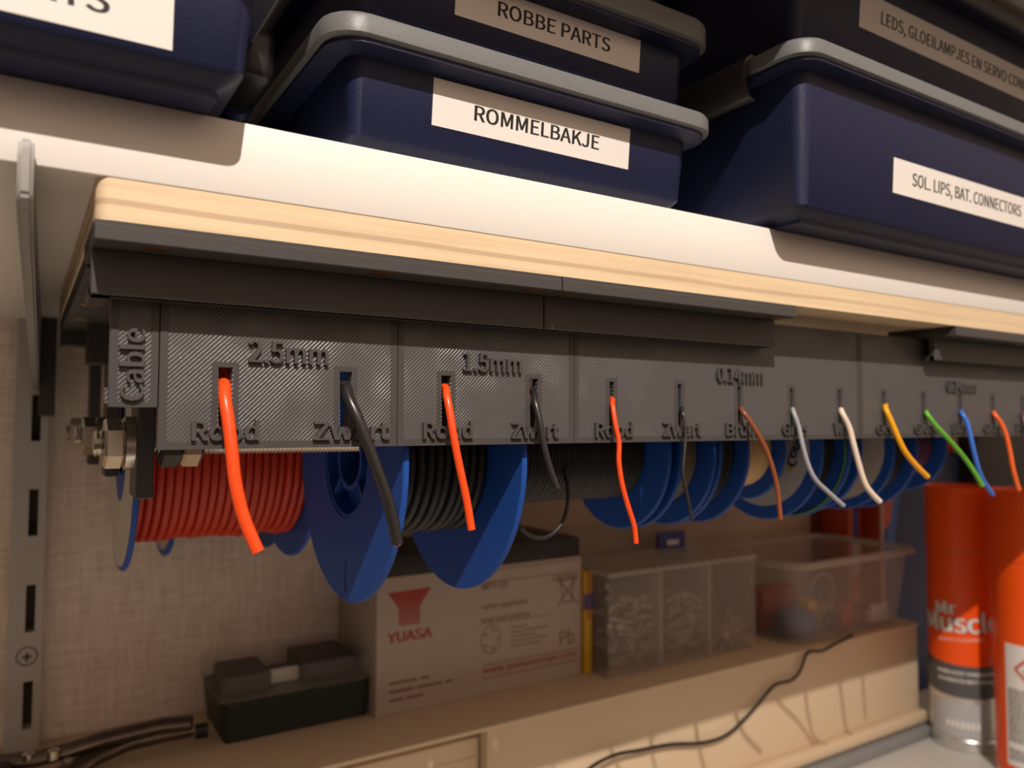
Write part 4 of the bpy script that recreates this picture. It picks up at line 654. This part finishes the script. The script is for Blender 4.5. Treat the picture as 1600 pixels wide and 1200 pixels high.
for (x0, x1, z) in ((187, 205, -210.0), (207, 213, -210), (187, 203, -215.0), (205, 222, -215), (224, 229, -215), (187, 196, -220), (198, 209, -220)): ru.box(x0, x1, 242.88, 243.1, z, z + 1.3)
for k in range(5):
    a = 2 * math.pi * k / 5; ru.box(256.5 + 5 * math.cos(a) - 1.3, 256.5 + 5 * math.cos(a) + 1.3, 242.88, 243.1, -193.5 + 6 * math.sin(a) - .5, -193.5 + 6 * math.sin(a) + .5)
n_ = 32
for k in range(n_):
    a = 2 * math.pi * k / n_; ru.box(256.5 + 7.2 * math.cos(a) - .45, 256.5 + 7.2 * math.cos(a) + .45, 242.88, 243.1, -193.5 + 8.4 * math.sin(a) - .45, -193.5 + 8.4 * math.sin(a) + .45)
ru.build('printed_rules', batt_brown, bat)
bn = MB()                                                      # crossed-out bin
def bar(mb, x0, z0, x1, z1, w, y=243): 
    d = Vector((x1 - x0, z1 - z0)); n = Vector((-d.y, d.x)).normalized() * w / 2
    mb.prism([(x0 + n.x, z0 + n.y), (x1 + n.x, z1 + n.y), (x1 - n.x, z1 - n.y), (x0 - n.x, z0 - n.y)], 'Y', y - .13, y + .1)
for q in ((310, -162, 324, -162), (311.5, -162.5, 313.5, -177), (322.5, -162.5, 320.5, -177), (313.5, -177, 320.5, -177), (308.5, -159.5, 326, -179.5), (326, -159.5, 308.5, -179.5)): bar(bn, *q, .8)
bn.build('bin_symbol', batt_brown, bat)

# small box with clear lid
gb = thing('parts_case', (135, 275, T0), 'dark green plastic case with clear lid left of the battery', 'case')
g = MB(); g.loft([rr(96, 177, 251, 302, 3, T0), rr(94, 177.6, 249.5, 304, 4, -208), rr(93.5, 177.8, 249, 304.5, 4, -205.6)]); g.build('tray', green_dark, gb)
g = MB(); g.loft([rr(92.5, 178, 248.6, 304.6, 3, -205.5), rr(92, 178.2, 248.4, 304.8, 3, -192), rr(93, 177.4, 249.4, 303.8, 3, -191)]); 
lid = g.build('lid', clear, gb)
MB().box(97, 103, 248.0, 250, -210, -206.2, .5).build('hinge_lug', rubber, gb)
tag(MB().box(97, 122, 256, 290, -205.4, -194, 2).build('connector_block', rubber), 'black connector block under the clear lid, left', 'connector')
tag(MB().box(141, 172, 258, 296, -205.4, -193.4, 2).build('connector_block', rubber), 'larger black connector block under the clear lid, right', 'connector')
tag(MB().box(122.6, 140.6, 268, 272, -205.4, -198, .5).build('contact_strip', can_white), 'pale strip between black blocks under the clear lid', 'strip')

# locking pliers
pl = thing('pliers', (40, 255, T0), 'steel locking pliers lying on the cabinet below the upright', 'pliers')
def handle(pts, w, h, nm, m):
    g = MB(); P = [Vector(q) for q in pts]; rings = []
    for i, q in enumerate(P):
        d = (P[min(i + 1, len(P) - 1)] - P[max(i - 1, 0)]).normalized(); s_ = Vector((-d.y, d.x, 0)).normalized(); u_ = Vector((0, 0, 1))
        rings.append([q + s_ * w * math.cos(a) + u_ * h * math.sin(a) for a in [2 * math.pi * k / 12 for k in range(12)]])
    g.loft(rings); return g.build(nm, m, pl)
h1 = handle([(78.9, 249.8, -212.0), (65.6, 254.0, -212.0), (52.3, 255.5, -213.0), (37.9, 256.2, -214.0), (23.9, 255.4, -216.0), (10.6, 258.1, -218.0), (0.1, 263.2, -219.0), (-15.5, 270.6, -220.0)], 5.0, 3.8, 'upper_handle', plier_steel)
h2 = handle([(81.4, 263.3, -220.0), (65.5, 263.2, -220.0), (50.3, 262.6, -220.5), (35.0, 253.8, -221.0), (26.4, 246.9, -222.0), (15.6, 240.5, -223.0)], 5.0, 4.2, 'lower_handle', plier_steel)
handle([(82.6, 260.6, -221.0), (88.9, 259.7, -221.0)], 3.5, 4, 'end_knob', rubber)
for i, q in enumerate(((6.5, 257.9, -214.6), (16.6, 250.3, -212.6), (32.5, 259.4, -216.8), (22.8, 248.6, -217.6))):
    MB().lathe([(0, q[2] + .8), (2, q[2] + .6), (2.8, q[2]), (2.8, q[2] - 4)], 'Z', (q[0], q[1]), 20).build('rivet', metal, pl)
tag(MB().box(-34, 0, 240, 262, T0, -216.5, 3).build('plug_housing', plum), 'dark plum plastic block at bottom left of the photo', 'plug')

# clear organiser with three compartments of screws
og = thing('screw_organizer', (411, 252, T0), 'clear three-compartment box filled with screws beside the battery', 'organizer')
def wall(nm, x0, x1, y0, y1, z0, z1, m=frosted, bev=.4): return MB().box(x0, x1, y0, y1, z0, z1, bev, 1).build(nm, m, og)
ox0, ox1, oy0, oy1, oz = 338, 484, 224, 282, -160
wall('front_wall', ox0, ox1, oy0, oy0 + 1.4, T0, oz); wall('back_wall', ox0, ox1, oy1 - 1.4, oy1, T0, oz)
wall('side_wall', ox0, ox0 + 1.4, oy0 + 1.5, oy1 - 1.5, T0, oz); wall('side_wall', ox1 - 1.4, ox1, oy0 + 1.5, oy1 - 1.5, T0, oz)
wall('divider', 386, 388.4, oy0 + 1.5, oy1 - 1.5, T0 + 1.4, oz - 1, frosted_edge); wall('divider', 434.5, 437, oy0 + 1.5, oy1 - 1.5, T0 + 1.4, oz - 1, frosted_edge)
wall('base', ox0 + 1.5, ox1 - 1.5, oy0 + 1.5, oy1 - 1.5, T0, T0 + 1.3); wall('lid', ox0 - .8, ox1 + .8, oy0 - .8, oy1 + .8, oz + .1, oz + 3, frosted_edge)
def heap(x0, x1, z1, label, n):
    g = MB()
    for i in range(n):
        q = random.random() ** .8; z = T0 + 3.4 + q * (z1 - T0 - 5)
        c_ = Vector((random.uniform(x0 + 6, x1 - 6), random.uniform(oy0 + 7, oy0 + 26) if i % 3 else oy0 + 5, z))
        a, e = random.uniform(0, 6.3), random.uniform(-.5, .5); d = Vector((math.cos(a) * math.cos(e), .45 * math.sin(a), math.sin(e) * .8)).normalized() * random.uniform(4, 6)
        p_, q_ = c_ - d, c_ + d
        for v in (p_, q_):
            v.x = min(max(v.x, x0 + 3.2), x1 - 3.2); v.y = min(max(v.y, oy0 + 4.5), oy1 - 5); v.z = max(v.z, T0 + 4)
        g.tube([p_, q_], 1.05, 6, 1); dd = (q_ - p_).normalized(); g.tube([q_, q_ + dd * .9], 2.0, 8, 1)
    o = g.build('screws', screws_mat); tag(o, label, 'screws', 'screw heaps in the organizer'); o['kind'] = 'stuff'
heap(340, 386, -170, 'heap of long screws in the organizer compartment next to the battery', 170)
heap(388.5, 434.4, -178, 'heap of small screws in the middle compartment of the organizer', 130)
heap(437, 482.5, -202, 'shallow heap of screws in the right compartment of the organizer', 70)

# yellow striped packet squeezed between battery and organiser
yp = thing('tape_packet', (334, 244, T0), 'yellow packet with red and blue stripe between battery and organizer', 'packet')
MB().box(330.2, 336.8, 241, 262, T0, -158, .4).build('packet', yellow_print, yp)
MB().box(330.0, 337.0, 240.8, 241.2, -184, -173).build('blue_stripe', mid_blue, yp); MB().box(333, 334.6, 240.6, 241.1, -190, -158.5).build('red_stripe', red_plain, yp)

# clear case with blue latch standing behind the organiser
cc = thing('component_case', (450, 296, T0), 'clear flat case with blue latch standing behind the organizer', 'case')
MB().loft([rr(350, 552, 285.5, 307, 3, T0), rr(350, 552, 285.5, 307, 3, -138), rr(352, 550, 287, 306, 3, -136.5)]).build('shell', frosted, cc)
lt = MB().box(437, 467, 281.5, 285.4, -170, -144, 1).build('latch', latch_blue, cc)
MB().box(446, 459, 281.2, 281.7, -155, -151, .2).build('latch_slot', can_white, lt, base=lt['_b'])

# tan board leaning at the wall
tag(MB().box(180, 688, 308.2, 309.8, T0, -9.8).build('back_board', tan_board), 'smooth tan board standing against the wall behind the battery', 'board')

# translucent tub with odds and ends
tub = thing('plastic_tub', (578, 250, T0), 'translucent open plastic tub with rounded corners at the cabinet end', 'tub')
g = MB(); o_ = [rr(508, 650, 206, 288, 14, T0), rr(504, 655, 202, 292, 15, -196), rr(501, 659, 199, 295, 16, -164), rr(501, 659, 199, 295, 16, -163)]
i_ = [rr(502.4, 657.6, 200.4, 293.6, 15, -163), rr(505.4, 653.6, 203.4, 290.6, 14, -196), rr(509.4, 648.6, 207.4, 286.6, 13, T0 + 1.6)]
g.loft(o_ + i_); g.build('bowl', frosted, tub, smooth=40)
g = MB(); g.loft([rr(501.2, 658.8, 199.2, 294.8, 16, -167), rr(495, 665, 193.5, 300, 19, -167), rr(495, 665, 193.5, 300, 19, -165.8), rr(497, 663, 195.5, 298, 18, -162.4), rr(501.2, 658.8, 199.2, 294.8, 16, -162.4), rr(501.2, 658.8, 199.2, 294.8, 16, -167)], False, False); g.build('rim', frosted_edge, tub, smooth=40)
TB = T0 + 1.8
tag(MB().lathe([(0, TB), (14.5, TB), (15.5, TB + 1.5), (15.5, TB + 17), (14, TB + 18.5), (0, TB + 18.5)], 'Z', (534, 226), 40).build('jar_lid', latch_blue), 'round blue screw lid lying in the clear tub', 'lid')
tag(MB().box(516, 560, 244, 262, TB, TB + 34, 2).build('red_block', red_plain), 'dark red block behind the blue cap in the tub', 'block')
tag(MB().box(551, 562, 226, 240, TB, TB + 24, 1.5).build('yellow_plug', yellow_print), 'yellow plug right of the blue cap in the tub', 'plug')
g = MB(); g.torus(0, (0, 0), 5.5, 2.6, 28, 8); 
for v in g.bm.verts: v.co = Vector((566 + v.co.y, 218 + v.co.x, TB + 8.3 + v.co.z))
tag(g.build('rubber_wheel', rubber), 'small dark wheel in the middle of the tub', 'wheel')
tag(MB().box(577, 591, 214, 222, TB, TB + 20, 1).build('red_connector', red_plain), 'small red connector standing at the tub front', 'connector')
tag(MB().lathe([(0, TB), (10, TB), (10, TB + 14), (0, TB + 14)], 'Z', (606, 224), 28).build('grey_pot', batt_brown), 'dark brown round knob in the tub', 'knob')
g = MB()
for k in range(4): g.box(618 + k * 6, 621.5 + k * 6, 213, 216, TB, TB + 15, .6)
g.box(617, 641, 216, 222, TB, TB + 9, .8)
tag(g.build('terminal_strip', can_white), 'pale terminal strip at right in the tub', 'connector')
g = MB(); g.tube([(575, 246, TB + 1), (566, 244, TB + 40)], .9, 8, 1); tag(g.build('metal_pin', plier_steel), 'thin dark pin leaning in the tub', 'pin')
g = MB(); g.torus(0, (0, 0), 16, 1.4, 40, 8)
for v in g.bm.verts: v.co = Vector((618 + v.co.y, 262 + v.co.x, TB + 17.6 + v.co.z))
tag(g.build('cable_coil', label_grey), 'grey cable coil standing at the back of the tub', 'cable')

# black cord running over the cabinet edge
g = MB(); g.tube([(572, 201, -226.2), (556, 197.4, -226.3), (542, 195.8, -227.6), (526, 195.6, -230), (508.6, 196.0, -229.2), (499.4, 196.0, -241.0), (489.0, 196.0, -246.3), (470.3, 196.0, -246.8), (449.4, 196.0, -258.4), (422.9, 196.0, -270.9), (397.8, 196.0, -272.1), (368.2, 196.0, -266.9), (339.5, 195.0, -264.0), (316.7, 193.0, -261.4), (293.5, 189.0, -263.0), (276.9, 186.0, -272.0)], 1.15, 10)
tag(g.build('power_cord', rubber), 'thin black cord hanging down the front of the cream cabinet', 'cord')

# ------------------------------------------------------------------ spray cans
def can(label, cx, cy_, R, top, facing, nm_front=True):
    t = thing('spray_can', (cx, cy_, -320), label, 'spray can', 'orange spray cans on the worktop'); z0 = -320
    g = MB(); g.lathe([(0, z0 + 2), (R - 3, z0 + 2), (R - 1.2, z0), (R - .2, z0 + 1), (R, z0 + 3), (R, z0 + 9), (R - .7, z0 + 10), (R - .7, z0 + 11.5), (R, z0 + 12.5), (R, z0 + 160), (R - 4, z0 + 168), (0, z0 + 168)], 'Z', (cx, cy_), 72); g.build('body', silver_can, t, smooth=30)
    g = MB(); g.lathe([(R - .5, -238), (R + .15, -238), (R + .15, -158.5), (R - .5, -158.5)], 'Z', (cx, cy_), 72, closed=True); g.build('orange_print', orange_can, t, smooth=30)
    g = MB(); g.lathe([(0, -158), (R + .6, -158), (R + .6, top + 3), (R - .4, top + .6), (R - 2.5, top), (0, top)], 'Z', (cx, cy_), 72); g.build('cap', orange_can, t, smooth=30)
    return t
def on_can(cx, cy_, R, ang, z, rot=0):
    """ang: bearing of the text centre as seen from the can axis, degrees from +X"""
    cr, sr = math.cos(rot), math.sin(rot)
    def f(u, v, d):
        uu, vv = u * cr - v * sr, u * sr + v * cr; a = math.radians(ang) + uu / R
        return (cx + (R + .2 + d) * math.cos(a), cy_ + (R + .2 + d) * math.sin(a), z + vv)
    return f
def ring_patch(mb, cx, cy_, R, a0, a1, lo, hi, n=24, d=.12):
    """curved patch on a can; lo and hi are functions of 0..1 giving z"""
    A = []
    for k in range(n + 1):
        q = k / n; a = math.radians(a0 + (a1 - a0) * q); A.append([mb.bm.verts.new((cx + (R + dd) * math.cos(a), cy_ + (R + dd) * math.sin(a), z)) for dd, z in ((d, lo(q)), (d, hi(q)), (-.3, hi(q)), (-.3, lo(q)))])
    fs = []
    for p_, q_ in zip(A, A[1:]):
        for i in range(4): fs.append(mb.bm.faces.new((p_[i], q_[i], q_[(i + 1) % 4], p_[(i + 1) % 4])))
    fs.append(mb.bm.faces.new(A[0])); fs.append(mb.bm.faces.new(A[-1][::-1])); bmesh.ops.recalc_face_normals(mb.bm, faces=fs)
CX, CYc, CR = 672.0, 166.0, 26.3
t = can('orange and silver cleaner can standing against the cabinet end', CX, CYc, CR, -110.5, 0)
ac = 207.5                                                     # bearing of the camera side
g = MB(); ring_patch(g, CX, CYc, CR, ac - 110, ac + 110, lambda q: -272 - 5 * math.sin(math.pi * q), lambda q: -246 - 5 * math.sin(math.pi * q)); g.build('grey_band', grey_band, t)
g = MB(); ring_patch(g, CX, CYc, CR, ac - 110, ac + 110, lambda q: -246 - 5 * math.sin(math.pi * q), lambda q: -237.5); g.build('orange_sweep', orange_can, t)
def can_text(s, w, h, z, off, m, bold=.03, rot=.10, nm='lettering', dd=.15, extra=0):
    g = MB(); f = on_can(CX, CYc, CR + extra, ac + off, z, rot); text(g, s, 0, w, 0, h, 0, depth=dd, bold=bold, place=lambda u, v, d: f(u - w / 2, v, d)); g.build(nm, m, t)
can_text('Mr', 18, 10.6, -211.5, -27, grey_band, .05); can_text('Mr', 17, 10.2, -211.2, -27, can_white, .025, extra=.12)
can_text('Muscle', 63, 15.2, -224.6, -4, grey_band, .05, .06); can_text('Muscle', 62, 14.8, -224.4, -4, can_white, .025, .06, extra=.12)
can_text('OVEN CLEANER', 34, 2.2, -231.5, -4, can_white, .0)
can_text('VERWIJDERT HARDNEKKIG', 46, 2.9, -258.5, 4, can_white, .02, 0.03, extra=.1); can_text('SCHRAPEN NIET NODIG', 44, 2.9, -264.5, 4, can_white, .02, .03, extra=.1)
g = MB(); ring_patch(g, CX, CYc, CR, ac - 62, ac + 34, lambda q: -308.5, lambda q: -281, d=.08); g.build('silver_panel', label_grey, t)
g = MB()
for k in range(7): ring_patch(g, CX, CYc, CR + .1, ac - 30 + k * 8, ac - 25 + k * 8, lambda q: -301, lambda q: -295.5, 3)
g.build('pale_print', can_white, t)
C2X, C2Y, C2R = 657.0, 105.0, 27.0
t = can('orange and silver can with white hazard label at right edge', C2X, C2Y, C2R, -108.5, 0)
a2 = 204.0
g = MB(); ring_patch(g, C2X, C2Y, C2R, a2 - 110, a2 + 150, lambda q: -262, lambda q: -237.5); g.build('orange_print', orange_can, t)
g = MB(); ring_patch(g, C2X, C2Y, C2R, a2 - 80, a2 + 110, lambda q: -316, lambda q: -262, d=.16); g.build('back_label', orange_can, t)
g = MB(); ring_patch(g, C2X, C2Y, C2R, a2 - 43, a2 + 100, lambda q: -309, lambda q: -219.5, d=.3); wl = g.build('white_label', can_white, t)
g = MB()
def dia(mb, ac_, zc, s_, w):
    f = on_can(C2X, C2Y, C2R + .25, ac_, zc)
    P = [(-s_, 0), (0, s_), (s_, 0), (0, -s_)]
    for i in range(4):
        (x0, z0), (x1, z1) = P[i], P[(i + 1) % 4]
        for k in range(6):
            q0, q1 = k / 6, (k + 1) / 6; d = Vector((x1 - x0, z1 - z0)); n = Vector((-d.y, d.x)).normalized() * w / 2; a = Vector((x0, z0)) + d * q0; b_ = Vector((x0, z0)) + d * q1
            vs = [mb.bm.verts.new(f(p_.x, p_.y, .1)) for p_ in (a + n, b_ + n, b_ - n, a - n)]; mb.bm.faces.new(vs)
dia(g, a2 + 1, -237, 13.5, 1.9); g.build('hazard_diamond', red_line, t)
g = MB(); f = on_can(C2X, C2Y, C2R + .25, a2 - 6, -239)
for (x0, x1, z0, z1) in ((-4.5, 3, 0, 1), (-1, 0, 1, 4), (-4, -2.8, 1, 2.4), (1, 2, 1, 2.2), (-1, 4, 4, 4.8)): g.bm.faces.new([g.bm.verts.new(f(*q, .1)) for q in ((x0, z0), (x1, z0), (x1, z1), (x0, z1))])
for k in range(24):
    z = -253.5 - k * 2.2
    if 18 <= k <= 19: continue
    f = on_can(C2X, C2Y, C2R + .25, a2 - 40, z); x_ = .6
    while x_ < 42:
        w = random.uniform(1.2, 4)
        g.bm.faces.new([g.bm.verts.new(f(*q, .1)) for q in ((x_, 0), (x_ + w, 0), (x_ + w, 1.1), (x_, 1.1))]); x_ += w + .7
g.build('small_print', grey_band, t)

# things standing behind the cans
bx = thing('package', (765, 275, -320), 'navy and orange carton standing behind the spray cans', 'package')
MB().box(698, 838, 254, 306, -320, -86, 1).build('carton', navy, bx)
g = MB().prism([(254.5, -319), (305, -319), (305, -80), (254.5, -80)], 'X', 697.4, 698.0); g.build('side_print', orange_red, bx)
MB().box(697.2, 699.4, 253.4, 256, -319, -87).build('pale_edge', pinkish, bx)
g = MB(); g.prism([(699, -190), (712, -190), (735, -95), (721, -95)], 'Y', 253.5, 254.1); g.build('blue_flash', mid_blue, bx)
g = MB(); g.prism([(699, -160), (712, -150), (721, -95), (699, -95)], 'Y', 253.45, 254.05); g.build('orange_flash', orange_red, bx)
tag(MB().box(760, 838, 258, 304, -85.9, -62, 1).build('small_carton', orange_red), 'orange-red carton lying on the navy carton', 'package')
ob = thing('tube_box', (680, 285, -320), 'slim orange carton with blue stripe between tub and navy carton', 'package')
MB().box(672, 694, 272, 304, -320, -96, 1).build('carton', orange_red, ob); MB().box(680, 687, 271.5, 272.1, -170, -118).build('blue_stripe', mid_blue, ob); MB().box(677, 690, 271.3, 272.0, -200, -170).build('white_panel', batt_case, ob)
tag(MB().box(846, 1180, 240, 306, -320, -40, 4).build('equipment_case', black_box), 'large black case behind the spray cans at right edge', 'case')
tag(MB().lathe([(0, -319.9), (4, -319.9), (4, -60), (0, -60)], 'Z', (841.5, 262), 20).build('pale_tube', label_grey), 'pale grey tube standing beside the black case', 'tube')
g = MB(); g.box(690, 696, 305.6, 309.7, -227, -40, .5); 
tag(MB().box(664, 670, 303, 309.6, -320, -40, .5).build('brown_batten', brown_red), 'dark red-brown batten standing upright at the tan board edge', 'batten')

for o in list(bpy.data.objects):
    if '_b' in o: del o['_b']
